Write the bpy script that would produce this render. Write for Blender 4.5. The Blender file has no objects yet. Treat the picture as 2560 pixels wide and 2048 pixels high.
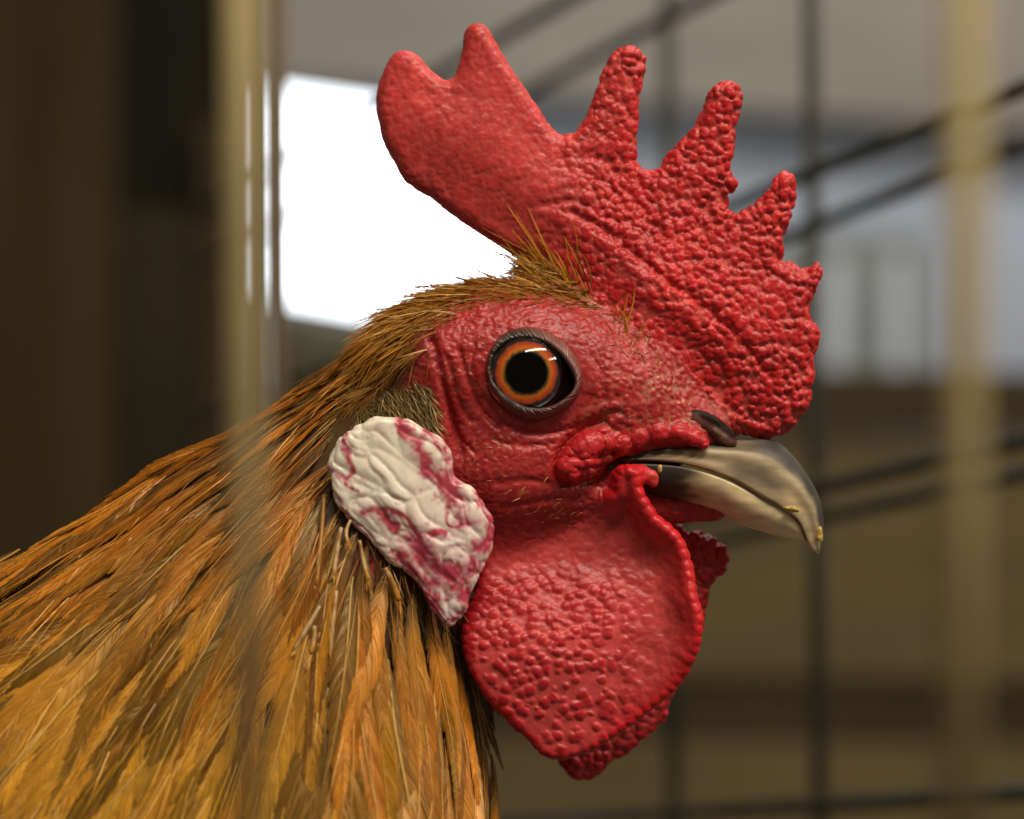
import bpy, math, random
import numpy as np
R = math.radians
rng = np.random.default_rng(7)
random.seed(7)
scene = bpy.context.scene

# ------------------------------------------------------------------ scale and camera
S = 6.0e-5            # metres per picture pixel at the plane of the comb (a head about 7 cm long)
D = 0.3805            # camera to the comb plane, metres
DP = D / S            # the same in pixels
def W(p):
    """(n,3) array of (px, depth px, py) -> world metres"""
    p = np.asarray(p, float)
    return np.stack([(p[..., 0] - 1280) * S, p[..., 1] * S, (1024 - p[..., 2]) * S], -1)
def un(px, py, y):
    """a picture point at depth y (px) -> px-space point"""
    k = (DP + y) / DP
    return (1280 + (px - 1280) * k, y, 1024 + (py - 1024) * k)

cam_d = bpy.data.cameras.new('camera')
cam_d.sensor_width = 22.2
cam_d.lens = 55.0
cam_d.clip_start = 0.01
cam_d.clip_end = 50
cam_d.dof.use_dof = True
cam_d.dof.focus_distance = D - 165 * S
cam_d.dof.aperture_fstop = 6.6
cam = bpy.data.objects.new('camera', cam_d)
scene.collection.objects.link(cam)
cam.location = (0, -D, 0)
cam.rotation_euler = (R(90), 0, 0)
scene.camera = cam

# ------------------------------------------------------------------ light: an indoor hall with tube lamps
world = bpy.data.worlds.new('World')
scene.world = world
world.use_nodes = True
bg = world.node_tree.nodes['Background']
bg.inputs['Color'].default_value = (1.0, 0.86, 0.66, 1)
bg.inputs['Strength'].default_value = 0.11

def area(name, loc, target, sx, sy, power, color, spin=0.0):
    l = bpy.data.lights.new(name, 'AREA')
    l.shape = 'RECTANGLE'; l.size = sx; l.size_y = sy
    l.energy = power; l.color = color
    o = bpy.data.objects.new(name, l)
    scene.collection.objects.link(o)
    from mathutils import Vector, Quaternion
    d = Vector(target) - Vector(loc)
    q = d.to_track_quat('-Z', 'Y')
    o.rotation_mode = 'QUATERNION'
    o.rotation_quaternion = q @ Quaternion((0, 0, 1), spin)
    o.location = loc
    return o
area('tube_lamp', (0.42, -0.62, 1.10), (0, 0, 0), 1.15, 0.10, 21.0, (1.0, 0.91, 0.77), R(-4))
area('tube_lamp', (1.15, -0.30, 0.62), (0, 0, 0), 0.55, 0.06, 3.0, (1.0, 0.92, 0.80))
area('background_fill', (0.7, 1.0, 1.5), (0.35, 2.3, 0.2), 1.4, 0.5, 34.0, (1.0, 0.95, 0.9))  # unseen lamp added to brighten the wall and roof behind

scene.view_settings.view_transform = 'Standard'
scene.view_settings.look = 'None'
scene.view_settings.exposure = 0.15
scene.view_settings.gamma = 1.0
scene.cycles.use_denoising = True
scene.cycles.max_bounces = 8
scene.cycles.sample_clamp_indirect = 6.0

# ------------------------------------------------------------------ helpers: noise
def h3(ix, iy, iz, seed):
    with np.errstate(over='ignore'):
        n = (ix.astype(np.uint32) * np.uint32(374761393) + iy.astype(np.uint32) * np.uint32(668265263)
             + iz.astype(np.uint32) * np.uint32(2246822519) + np.uint32((seed * 3266489917) & 0xffffffff))
        n = (n ^ (n >> np.uint32(13))) * np.uint32(1274126177)
        n = n ^ (n >> np.uint32(16))
        n = n * np.uint32(2654435761)
        n = n ^ (n >> np.uint32(15))
    return n
def hf(ix, iy, iz, seed):
    return (h3(ix, iy, iz, seed) & np.uint32(0xffffff)).astype(np.float32) / np.float32(0x1000000)
def vnoise(P, scale, seed=0):
    Q = P / scale
    I = np.floor(Q).astype(np.int64); F = (Q - I).astype(np.float32)
    F = F * F * (3 - 2 * F)
    out = 0
    for dx in (0, 1):
        for dy in (0, 1):
            for dz in (0, 1):
                w = (F[:, 0] if dx else 1 - F[:, 0]) * (F[:, 1] if dy else 1 - F[:, 1]) * (F[:, 2] if dz else 1 - F[:, 2])
                out = out + w * hf(I[:, 0] + dx, I[:, 1] + dy, I[:, 2] + dz, seed)
    return out * 2 - 1
def fbm(P, scale, seed=0, oct=3):
    a = 1.0; o = 0; t = 0
    for i in range(oct):
        o = o + a * vnoise(P, scale / 2 ** i, seed + i * 17); t += a; a *= 0.5
    return o / t
def worley(P, scale, seed=0, jit=0.9):
    Q = P / scale
    I = np.floor(Q).astype(np.int64); F = (Q - I).astype(np.float32)
    n = len(P)
    f1 = np.full(n, 9, np.float32); f2 = np.full(n, 9, np.float32); cid = np.zeros(n, np.float32)
    for dx in (-1, 0, 1):
        for dy in (-1, 0, 1):
            for dz in (-1, 0, 1):
                a, b, c = I[:, 0] + dx, I[:, 1] + dy, I[:, 2] + dz
                ox = dx + 0.5 + jit * (hf(a, b, c, seed) - 0.5) - F[:, 0]
                oy = dy + 0.5 + jit * (hf(a, b, c, seed + 1) - 0.5) - F[:, 1]
                oz = dz + 0.5 + jit * (hf(a, b, c, seed + 2) - 0.5) - F[:, 2]
                d = np.sqrt(ox * ox + oy * oy + oz * oz)
                m = d < f1
                f2 = np.where(m, f1, np.minimum(f2, d))
                cid = np.where(m, hf(a, b, c, seed + 3), cid)
                f1 = np.where(m, d, f1)
    return f1, f2, cid
def sstep(a, b, x):
    t = np.clip((x - a) / (b - a), 0, 1)
    return t * t * (3 - 2 * t)

# ------------------------------------------------------------------ helpers: curves
def cr(pts, n=4, closed=True):
    p = np.asarray(pts, float); m = len(p); out = []
    rngi = range(m) if closed else range(m - 1)
    for i in rngi:
        if closed:
            a, b, c, d = p[i - 1], p[i], p[(i + 1) % m], p[(i + 2) % m]
        else:
            a, b, c, d = p[max(i - 1, 0)], p[i], p[i + 1], p[min(i + 2, m - 1)]
        for k in range(n):
            t = k / n
            out.append(0.5 * (2 * b + (c - a) * t + (2 * a - 5 * b + 4 * c - d) * t * t + (3 * b - a - 3 * c + d) * t ** 3))
    if not closed: out.append(p[-1])
    return np.array(out)
def crop(pts, ox, oy, sc):
    return [(ox + sc * x, oy + sc * y) for x, y in pts]
C1 = lambda pts: crop(pts, 900, 0, 0.5566)
C2 = lambda pts: crop(pts, 900, 640, 0.5566)
C3 = lambda pts: crop(pts, 0, 960, 0.6308)
C4 = lambda pts: crop(pts, 1100, 1200, 0.4915)
C5 = lambda pts: crop(pts, 1350, 960, 0.3479)
C6 = lambda pts: crop(pts, 780, 1000, 0.3477)
CE = lambda pts: crop(pts, 1150, 760, 0.1971)
def polysd(poly, X, Z, closed=True):
    """signed distance (positive inside) and arclength of the nearest outline point"""
    sh = X.shape; x = X.ravel().astype(np.float32); z = Z.ravel().astype(np.float32)
    best = np.full(x.shape, 1e12, np.float32); arc = np.zeros_like(x); inside = np.zeros(x.shape, bool)
    m = len(poly); s = 0.0
    for i in range(m if closed else m - 1):
        a = poly[i]; b = poly[(i + 1) % m]
        ex, ez = b[0] - a[0], b[1] - a[1]; L2 = ex * ex + ez * ez + 1e-9
        t = np.clip(((x - a[0]) * ex + (z - a[1]) * ez) / L2, 0, 1)
        dx = x - a[0] - t * ex; dz = z - a[1] - t * ez
        d = dx * dx + dz * dz
        k = d < best
        best[k] = d[k]; arc[k] = s + t[k] * math.sqrt(L2)
        if closed and a[1] != b[1]:
            c = (a[1] > z) != (b[1] > z)
            inside ^= c & (x < (b[0] - a[0]) * (z - a[1]) / (b[1] - a[1]) + a[0])
        s += math.sqrt(L2)
    d = np.sqrt(best)
    return (np.where(inside, d, -d) if closed else d).reshape(sh), arc.reshape(sh)

# ------------------------------------------------------------------ helpers: implicit surfaces
def smin(a, b, k):
    h = np.maximum(k - np.abs(a - b), 0) / k
    return np.minimum(a, b) - h * h * (k * 0.25)
def surface_nets(f, xs, ys, zs):
    neg = f < 0
    nx, ny, nz = f.shape
    cnt = np.zeros((nx - 1, ny - 1, nz - 1), np.int8)
    for dx in (0, 1):
        for dy in (0, 1):
            for dz in (0, 1):
                cnt += neg[dx:nx - 1 + dx, dy:ny - 1 + dy, dz:nz - 1 + dz]
    act = (cnt > 0) & (cnt < 8)
    I, J, K = np.nonzero(act)
    idx = np.full(act.shape, -1, np.int64); idx[I, J, K] = np.arange(len(I))
    cv = {}; 
    for c in range(8):
        dx, dy, dz = c & 1, (c >> 1) & 1, (c >> 2) & 1
        cv[c] = f[I + dx, J + dy, K + dz]
    acc = np.zeros((len(I), 3)); n = np.zeros(len(I))
    for c in range(8):
        for ax in range(3):
            if c >> ax & 1: continue
            e = c | (1 << ax)
            a, b = cv[c], cv[e]
            m = (a < 0) != (b < 0)
            t = np.where(m, a / np.where(m, a - b, 1), 0)
            o = np.array([c & 1, (c >> 1) & 1, (c >> 2) & 1], float)
            off = np.tile(o, (len(I), 1)); off[:, ax] += t
            acc[m] += off[m]; n[m] += 1
    off = acc / n[:, None]
    X = xs[I] + off[:, 0] * (xs[I + 1] - xs[I])
    Y = ys[J] + off[:, 1] * (ys[J + 1] - ys[J])
    Z = zs[K] + off[:, 2] * (zs[K + 1] - zs[K])
    V = np.stack([X, Y, Z], -1)
    quads = []
    for ax in range(3):
        sl0 = [slice(None)] * 3; sl1 = [slice(None)] * 3
        sl0[ax] = slice(0, -1); sl1[ax] = slice(1, None)
        a, b = neg[tuple(sl0)], neg[tuple(sl1)]
        ch = a != b
        p = np.array(np.nonzero(ch)).T
        u, v = (ax + 1) % 3, (ax + 2) % 3
        ok = (p[:, u] > 0) & (p[:, v] > 0) & (p[:, u] < f.shape[u] - 1) & (p[:, v] < f.shape[v] - 1)
        p = p[ok]; flip = a[tuple(p.T)]
        def g(du, dv):
            q = p.copy(); q[:, u] -= du; q[:, v] -= dv
            return idx[tuple(q.T)]
        q = np.stack([g(1, 1), g(0, 1), g(0, 0), g(1, 0)], -1)
        q[~flip] = q[~flip][:, ::-1]
        quads.append(q)
    return V, np.concatenate(quads)
def vnormals(V, Q):
    n = np.cross(V[Q[:, 2]] - V[Q[:, 0]], V[Q[:, 3]] - V[Q[:, 1]])
    N = np.zeros_like(V)
    for k in range(Q.shape[1]):
        for a in range(3):
            N[:, a] += np.bincount(Q[:, k], n[:, a], len(V))
    return N / (np.linalg.norm(N, axis=1, keepdims=True) + 1e-12)
def smooth(V, Q, it, lam=0.5):
    for _ in range(it):
        A = np.zeros_like(V); c = np.zeros(len(V))
        m = Q.shape[1]
        for k in range(m):
            i, j = Q[:, k], Q[:, (k + 1) % m]
            for a in range(3):
                A[:, a] += np.bincount(i, V[j, a], len(V)) + np.bincount(j, V[i, a], len(V))
            c += np.bincount(i, minlength=len(V)) + np.bincount(j, minlength=len(V))
        V = V + lam * (A / np.maximum(c, 1)[:, None] - V)
    return V

# ------------------------------------------------------------------ helpers: objects
COL = scene.collection
def tag(o, label=None, cat=None, group=None, kind=None):
    if label: o['label'] = label
    if cat: o['category'] = cat
    if group: o['group'] = group
    if kind: o['kind'] = kind
    return o
def empty(name, loc):
    o = bpy.data.objects.new(name, None); COL.objects.link(o); o.location = loc
    o.empty_display_size = 0.01
    return o
def root_of(o):
    while o.parent: o = o.parent
    return o
def make(name, Vw, F, mat, parent=None, attrs=None, smooth_shade=True, matidx=None):
    """Vw: world metres (n,3); F: (m,k) array or list of faces"""
    me = bpy.data.meshes.new(name)
    Vw = np.asarray(Vw, np.float32)
    F = np.asarray(F, np.int32)
    me.vertices.add(len(Vw)); me.vertices.foreach_set('co', Vw.ravel())
    m, k = F.shape
    me.loops.add(m * k); me.polygons.add(m)
    me.loops.foreach_set('vertex_index', F.ravel())
    me.polygons.foreach_set('loop_start', np.arange(0, m * k, k, dtype=np.int32))
    me.polygons.foreach_set('loop_total', np.full(m, k, np.int32))
    if attrs:
        for nm, a in attrs.items():
            a = np.asarray(a, np.float32)
            if a.ndim == 1:
                at = me.attributes.new(nm, 'FLOAT', 'POINT'); at.data.foreach_set('value', a)
            else:
                if a.shape[1] == 3: a = np.concatenate([a, np.ones((len(a), 1), np.float32)], 1)
                at = me.attributes.new(nm, 'FLOAT_COLOR', 'POINT'); at.data.foreach_set('color', a.ravel())
    mats = mat if isinstance(mat, (list, tuple)) else [mat]
    for mm in mats: me.materials.append(mm)
    if matidx is not None: me.polygons.foreach_set('material_index', np.asarray(matidx, np.int32))
    me.update(calc_edges=True); me.validate()
    me.polygons.foreach_set('use_smooth', np.full(len(me.polygons), smooth_shade, bool))
    o = bpy.data.objects.new(name, me); COL.objects.link(o)
    if parent is not None:
        o.parent = parent
        if parent.parent is None: o.location = -parent.location
    return o
def tube_mesh(pts, rad, sides=8, cap=True):
    pts = np.asarray(pts, float); n = len(pts)
    rad = np.broadcast_to(np.asarray(rad, float), (n,))
    T = np.gradient(pts, axis=0); T /= np.linalg.norm(T, axis=1, keepdims=True) + 1e-12
    up = np.array([0.13, 0.9, 0.31])
    A = np.cross(T, up); A /= np.linalg.norm(A, axis=1, keepdims=True) + 1e-12
    B = np.cross(T, A)
    th = np.linspace(0, 2 * np.pi, sides, endpoint=False)
    V = pts[:, None] + rad[:, None, None] * (np.cos(th)[None, :, None] * A[:, None] + np.sin(th)[None, :, None] * B[:, None])
    V = V.reshape(-1, 3); F = []
    for i in range(n - 1):
        for j in range(sides):
            k = (j + 1) % sides
            F.append((i * sides + j, i * sides + k, (i + 1) * sides + k, (i + 1) * sides + j))
    if cap:
        for base, c in ((0, 0), (n - 1, 1)):
            m = len(V); V = np.vstack([V, pts[base]])
            for j in range(sides):
                k = (j + 1) % sides
                a, b = base * sides + j, base * sides + k
                F.append((m, b, a, m) if c == 0 else (m, a, b, m))
    return V, F
def tri_ok(F):
    return F
def make_any(name, V, F, mat, parent=None, attrs=None, sm=True):
    """faces of mixed size"""
    me = bpy.data.meshes.new(name)
    FF = [tuple(dict.fromkeys(f)) for f in F]
    me.from_pydata([tuple(v) for v in V], [], FF)
    me.materials.append(mat)
    if attrs:
        for nm, a in attrs.items():
            a = np.asarray(a, np.float32)
            if a.ndim == 1:
                at = me.attributes.new(nm, 'FLOAT', 'POINT'); at.data.foreach_set('value', a)
            else:
                if a.shape[1] == 3: a = np.concatenate([a, np.ones((len(a), 1), np.float32)], 1)
                at = me.attributes.new(nm, 'FLOAT_COLOR', 'POINT'); at.data.foreach_set('color', a.ravel())
    me.polygons.foreach_set('use_smooth', np.full(len(me.polygons), sm, bool))
    me.update()
    o = bpy.data.objects.new(name, me); COL.objects.link(o)
    if parent is not None:
        o.parent = parent
        if parent.parent is None: o.location = -parent.location
    return o

# ------------------------------------------------------------------ materials
def mat_new(name):
    m = bpy.data.materials.new(name); m.use_nodes = True
    nt = m.node_tree
    return m, nt, nt.nodes['Principled BSDF'], nt.nodes['Material Output']
def N(nt, typ, **kw):
    n = nt.nodes.new(typ)
    for k, v in kw.items(): setattr(n, k, v)
    return n
def attr_mat(name, rough, spec=0.5, sss=0.0, radius=(1, 0.25, 0.15), sss_scale=0.0006, bump=0.0, bscale=4000.0,
             var=0.15, vscale=900.0, coat=0.0, attr='col', stretch=None, bdist=0.00008):
    m, nt, p, out = mat_new(name)
    a = N(nt, 'ShaderNodeAttribute'); a.attribute_name = attr
    tc = N(nt, 'ShaderNodeTexCoord')
    src = tc.outputs['Object']
    if stretch:
        mp = N(nt, 'ShaderNodeMapping'); mp.inputs['Scale'].default_value = stretch
        nt.links.new(src, mp.inputs['Vector']); src = mp.outputs['Vector']
    nz = N(nt, 'ShaderNodeTexNoise'); nz.inputs['Scale'].default_value = vscale; nz.inputs['Detail'].default_value = 4
    nt.links.new(src, nz.inputs['Vector'])
    mr = N(nt, 'ShaderNodeMapRange')
    mr.inputs['From Min'].default_value = 0.3; mr.inputs['From Max'].default_value = 0.7
    mr.inputs['To Min'].default_value = 1 - var; mr.inputs['To Max'].default_value = 1 + var
    nt.links.new(nz.outputs['Fac'], mr.inputs['Value'])
    mx = N(nt, 'ShaderNodeVectorMath', operation='SCALE')
    nt.links.new(a.outputs['Color'], mx.inputs[0]); nt.links.new(mr.outputs['Result'], mx.inputs['Scale'])
    nt.links.new(mx.outputs['Vector'], p.inputs['Base Color'])
    p.inputs['Roughness'].default_value = rough
    p.inputs['Specular IOR Level'].default_value = spec
    p.inputs['Coat Weight'].default_value = coat
    p.inputs['Coat Roughness'].default_value = 0.15
    if sss:
        p.inputs['Subsurface Weight'].default_value = sss
        p.inputs['Subsurface Radius'].default_value = radius
        p.inputs['Subsurface Scale'].default_value = sss_scale
    if bump:
        n2 = N(nt, 'ShaderNodeTexNoise'); n2.inputs['Scale'].default_value = bscale; n2.inputs['Detail'].default_value = 3
        nt.links.new(src, n2.inputs['Vector'])
        b = N(nt, 'ShaderNodeBump'); b.inputs['Strength'].default_value = bump; b.inputs['Distance'].default_value = bdist
        nt.links.new(n2.outputs['Fac'], b.inputs['Height'])
        nt.links.new(b.outputs['Normal'], p.inputs['Normal'])
    return m
def flat_mat(name, c, rough=0.7, spec=0.3, var=0.12, vscale=30.0, stretch=(1, 1, 1), metal=0.0):
    m, nt, p, out = mat_new(name)
    tc = N(nt, 'ShaderNodeTexCoord')
    mp = N(nt, 'ShaderNodeMapping'); mp.inputs['Scale'].default_value = stretch
    nt.links.new(tc.outputs['Object'], mp.inputs['Vector'])
    nz = N(nt, 'ShaderNodeTexNoise'); nz.inputs['Scale'].default_value = vscale; nz.inputs['Detail'].default_value = 5
    nt.links.new(mp.outputs['Vector'], nz.inputs['Vector'])
    r = N(nt, 'ShaderNodeValToRGB')
    r.color_ramp.elements[0].position = 0.3; r.color_ramp.elements[1].position = 0.7
    r.color_ramp.elements[0].color = (*[x * (1 - var) for x in c], 1)
    r.color_ramp.elements[1].color = (*[x * (1 + var) for x in c], 1)
    nt.links.new(nz.outputs['Fac'], r.inputs['Fac'])
    nt.links.new(r.outputs['Color'], p.inputs['Base Color'])
    p.inputs['Roughness'].default_value = rough
    p.inputs['Specular IOR Level'].default_value = spec
    p.inputs['Metallic'].default_value = metal
    return m

M_flesh = attr_mat('red_flesh', 0.40, spec=0.32, sss=0.4, radius=(1.0, 0.16, 0.11), sss_scale=0.0006, bump=0.15, bscale=2600, var=0.16, vscale=700, bdist=0.00006)
def add_papillae(m, cell_px=10.0, dist_px=0.9):
    nt = m.node_tree; p = nt.nodes['Principled BSDF']
    tc = N(nt, 'ShaderNodeTexCoord')
    nz = N(nt, 'ShaderNodeTexNoise'); nz.inputs['Scale'].default_value = 1 / (40 * S); nz.inputs['Detail'].default_value = 2
    nt.links.new(tc.outputs['Object'], nz.inputs['Vector'])
    wv = N(nt, 'ShaderNodeVectorMath', operation='MULTIPLY_ADD'); wv.inputs[1].default_value = (14 * S,) * 3
    nt.links.new(nz.outputs['Color'], wv.inputs[0]); nt.links.new(tc.outputs['Object'], wv.inputs[2])
    vo = N(nt, 'ShaderNodeTexVoronoi'); vo.inputs['Scale'].default_value = 1 / (cell_px * S)
    nt.links.new(wv.outputs[0], vo.inputs['Vector'])
    sq = N(nt, 'ShaderNodeMath', operation='MULTIPLY'); nt.links.new(vo.outputs['Distance'], sq.inputs[0]); nt.links.new(vo.outputs['Distance'], sq.inputs[1])
    iv = N(nt, 'ShaderNodeMath', operation='SUBTRACT'); iv.inputs[0].default_value = 1.0; iv.use_clamp = True
    sc = N(nt, 'ShaderNodeMath', operation='MULTIPLY'); sc.inputs[1].default_value = 1.6
    nt.links.new(sq.outputs[0], sc.inputs[0]); nt.links.new(sc.outputs[0], iv.inputs[1])
    at_ = N(nt, 'ShaderNodeAttribute'); at_.attribute_name = 'pap'
    hm = N(nt, 'ShaderNodeMath', operation='MULTIPLY'); nt.links.new(iv.outputs[0], hm.inputs[0]); nt.links.new(at_.outputs['Fac'], hm.inputs[1])
    b2 = N(nt, 'ShaderNodeBump'); b2.inputs['Strength'].default_value = 1.0; b2.inputs['Distance'].default_value = dist_px * S
    nt.links.new(hm.outputs[0], b2.inputs['Height'])
    old = p.inputs['Normal'].links[0].from_node
    nt.links.new(b2.outputs['Normal'], old.inputs['Normal'])
add_papillae(M_flesh)
M_lobe = attr_mat('ear_lobe_skin', 0.34, spec=0.42, sss=0.6, radius=(1.0, 0.6, 0.45), sss_scale=0.0009, bump=0.08, bscale=2500, var=0.06, vscale=900, bdist=0.00005)
M_horn = attr_mat('beak_horn', 0.50, spec=0.32, sss=0.4, radius=(1.0, 0.7, 0.4), sss_scale=0.0010, bump=0.35, bscale=700, var=0.28, vscale=500, bdist=0.00008, stretch=(0.35, 1, 1.3))
M_feather = attr_mat('feather_barbs', 0.38, spec=0.6, var=0.12, vscale=500)
M_feather.node_tree.nodes['Principled BSDF'].inputs['Specular Tint'].default_value = (1.0, 0.72, 0.36, 1)
M_lid = attr_mat('eyelid_skin', 0.38, spec=0.5, sss=0.2, sss_scale=0.0004, bump=0.3, bscale=2600, var=0.15, vscale=1200)

# ================================================================== the rooster
BASE = tuple(W(np.array([640, 0, 2300.0])))
rooster = empty('rooster', BASE)
tag(rooster, 'orange brown rooster with red comb and wattles and white ear lobe', 'rooster')

# ---------------- outlines traced as the animal's real profile (px)
comb_poly = cr(C1([(730,1190),(660,1130),(540,1050),(430,980),(330,900),(210,820),(160,740),(110,650),(85,560),(72,470),(80,390),(110,310),
 (145,250),(190,228),(235,235),(285,275),(330,325),(370,355),(400,360),(430,340),(445,290),(460,220),(468,150),(495,115),(535,108),(570,125),
 (600,170),(640,240),(690,320),(750,410),(810,500),(850,560),(890,600),(920,605),(960,600),(985,570),(1030,500),(1060,410),(1090,320),(1120,265),
 (1160,225),(1210,210),(1250,225),(1278,270),(1270,350),(1255,450),(1245,560),(1240,680),(1240,730),(1265,760),(1300,772),(1335,760),(1380,700),
 (1430,650),(1480,600),(1520,540),(1545,480),(1570,420),(1600,385),(1640,368),(1680,380),(1710,410),(1712,470),(1690,540),(1680,620),(1670,700),
 (1655,770),(1690,820),(1680,850),(1650,880),(1645,920),(1655,950),(1690,965),(1740,940),(1790,910),(1820,880),(1850,830),(1880,795),(1910,775),
 (1940,785),(1955,850),(1940,960),(1915,1020),(1900,1090),(1890,1150),(1890,1180),(1930,1180),(1980,1210),(2020,1200),(2050,1178),(2072,1210),
 (2060,1270),(2030,1330),(2010,1390),(2030,1450)])
 + C2([(2062,340),(2050,410),(2030,460),(2040,530),(2025,580),(2020,640),(1990,700),(1940,760),(1890,800),(1840,817),(1790,812),(1720,795),
 (1680,765),(1640,735),(1590,695),(1540,670),(1490,680),(1440,720),(1300,760),(1100,700),(900,500),(780,260)]), 3)

neck_poly = cr([(1260,760),(1130,765),(1000,820),(880,915),(740,1020),(560,1115),(420,1190),(200,1320),(-100,1500),(-360,1750),(-400,2450),
 (1200,2450),(1235,2050),(1185,1800),(1160,1560),(1200,1350),(1300,1150)], 3)

kw = (DP - 150) / DP
def scaleout(pts, k): return [(1280 + (x - 1280) * k, 1024 + (y - 1024) * k) for x, y in pts]
wat_poly = cr(scaleout(C2([(1135,1020),(1150,965),(1190,942),(1235,950),(1262,985),(1265,1040),(1300,1110),(1340,1170),(1400,1215),(1450,1275),
 (1480,1350),(1497,1420),(1510,1520),(1530,1600)]) + C4([(1330,720),(1315,830),(1285,910),(1245,1000),(1185,1075),(1120,1130),(1010,1215),
 (900,1290),(800,1350),(700,1392),(620,1412),(540,1395),(480,1350),(440,1300),(380,1260),(320,1190),(240,1110),(170,1000),(130,900),(112,800),
 (125,700),(170,600),(200,500),(230,380),(300,250),(500,120),(700,70),(860,60)]), kw), 3)
kf = (DP + 90) / DP
wfar_poly = cr(scaleout(C4([(1150,230),(1250,265),(1340,288),(1400,325),(1443,372),(1430,450),(1385,500),(1370,560),(1350,650),(1330,760),(1280,900),
 (1200,1060),(1185,1090),(1160,1150),(1150,1220),(1110,1250),(1080,1290),(1020,1330),(960,1390),(870,1440),(780,1520),(690,1522),(640,1480),(600,1420),
 (500,1300),(400,1000),(500,500),(800,200)]), kf), 3)

# ---------------- grid
def axis(segs):
    out = [segs[0][0]]
    for a, b, st in segs:
        n = max(1, round((b - a) / st)); out += list(a + (b - a) * (np.arange(1, n + 1) / n))
    return np.array(out, np.float32)
VX = 3.6
xs = axis([(-420, 900, 22), (900, 960, 10), (960, 2080, VX)])
zs = axis([(20, 1960, VX), (1960, 2480, 20)])
ys = axis([(-700, -270, 18), (-270, -16, VX), (-16, 180, 7), (180, 700, 20)])
X2, Z2 = np.meshgrid(xs, zs, indexing='ij')
d_comb, a_comb = polysd(comb_poly, X2, Z2)
d_neck, _ = polysd(neck_poly, X2, Z2)
def blur2(a, r, it=3):
    for _ in range(it):
        for ax in (0, 1):
            c = np.cumsum(np.concatenate([np.repeat(np.take(a, [0], ax), r + 1, ax), a, np.repeat(np.take(a, [-1], ax), r, ax)], ax), ax, dtype=np.float64)
            n = a.shape[ax]
            a = (np.take(c, range(2 * r + 1, 2 * r + 1 + n), ax) - np.take(c, range(0, n), ax)) / (2 * r + 1)
    return a.astype(np.float32)
h_comb = 34 + 0.25 * np.clip(d_comb - 34, 0, 400)
h_comb = np.maximum(blur2(h_comb, 10), 34)
d_wat, a_wat = polysd(wat_poly, X2, Z2)
d_far, a_far = polysd(wfar_poly, X2, Z2)
def samp(arr, x, z):
    i = np.clip(np.searchsorted(xs, x) - 1, 0, len(xs) - 2); j = np.clip(np.searchsorted(zs, z) - 1, 0, len(zs) - 2)
    u = np.clip((x - xs[i]) / (xs[i + 1] - xs[i]), 0, 1); v = np.clip((z - zs[j]) / (zs[j + 1] - zs[j]), 0, 1)
    return (arr[i, j] * (1 - u) * (1 - v) + arr[i + 1, j] * u * (1 - v) + arr[i, j + 1] * (1 - u) * v + arr[i + 1, j + 1] * u * v)

def ell(x, y, z, cx, cz, rx, rz, ry, cy=0.0, ang=0.0):
    dx, dz = x - cx, z - cz
    if ang:
        c, s = math.cos(ang), math.sin(ang); dx, dz = c * dx + s * dz, -s * dx + c * dz
    dy = y - cy
    k0 = np.sqrt((dx / rx) ** 2 + (dz / rz) ** 2 + (dy / ry) ** 2)
    k1 = np.sqrt((dx / rx ** 2) ** 2 + (dz / rz ** 2) ** 2 + (dy / ry ** 2) ** 2)
    return k0 * (k0 - 1) / (k1 + 1e-6)
def capsule(x, y, z, a, b, ra, rb, cy, sy=1.0):
    ex, ez = b[0] - a[0], b[1] - a[1]
    t = np.clip(((x - a[0]) * ex + (z - a[1]) * ez) / (ex * ex + ez * ez), 0, 1)
    return np.sqrt((x - a[0] - t * ex) ** 2 + (z - a[1] - t * ez) ** 2 + ((y - cy) / sy) ** 2) - (ra + (rb - ra) * t)
NR = 430.0
def neck_H(z): return 205 + 0.31 * np.clip(z - 1200, 0, 1500)
def f_neck(x, y, z, dn):
    q = np.maximum(NR - dn, 0) / NR
    return (np.sqrt(q * q + (y / neck_H(z)) ** 2) - 1) * 200
def neck_y(px, py):
    d = samp(d_neck, np.asarray(px, float), np.asarray(py, float))
    q = np.clip((NR - d) / NR, 0, 1)
    return -neck_H(np.asarray(py, float)) * np.sqrt(1 - q * q)
def f_headbase(x, y, z, dn):
    f = ell(x, y, z, 1290, 930, 275, 225, 200)
    f = smin(f, ell(x, y, z, 1120, 905, 200, 160, 185), 60)
    f = smin(f, ell(x, y, z, 1500, 1005, 230, 200, 160), 90)
    f = smin(f, ell(x, y, z, 1690, 1075, 140, 85, 100), 60)
    f = smin(f, ell(x, y, z, 1280, 1170, 270, 185, 190), 80)
    f = smin(f, ell(x, y, z, 1230, 1330, 180, 140, 105), 80)
    f = smin(f, capsule(x, y, z, (1400, 1245), (1790, 1278), 85, 24, 0.0, 1.25), 50)
    f = smin(f, f_neck(x, y, z, dn), 40)
    return f
def f_combf(x, y, z, d, h):
    r = 34.0
    return np.sqrt(np.maximum(r - d, 0) ** 2 + np.maximum(np.abs(y) - (h - r), 0) ** 2) - r
def wat_ym(x, z, d):
    ym = -78 - 44 * sstep(1320, 1640, z) - 0.09 * np.clip(z - 1400, 0, 700) - 0.02 * (1500 - x)
    curl = np.exp(-(d / 55.0) ** 2) * sstep(1440, 1580, x) * (1 - sstep(1500, 1800, z))
    ym = ym - 70 * curl
    ym = ym + 10 * np.exp(-(((x - 1520) / 90) ** 2 + ((z - 1350) / 110) ** 2))
    ym = ym - 25 * np.exp(-(((x - 1330) / 170) ** 2 + ((z - 1640) / 170) ** 2))
    return ym
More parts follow.
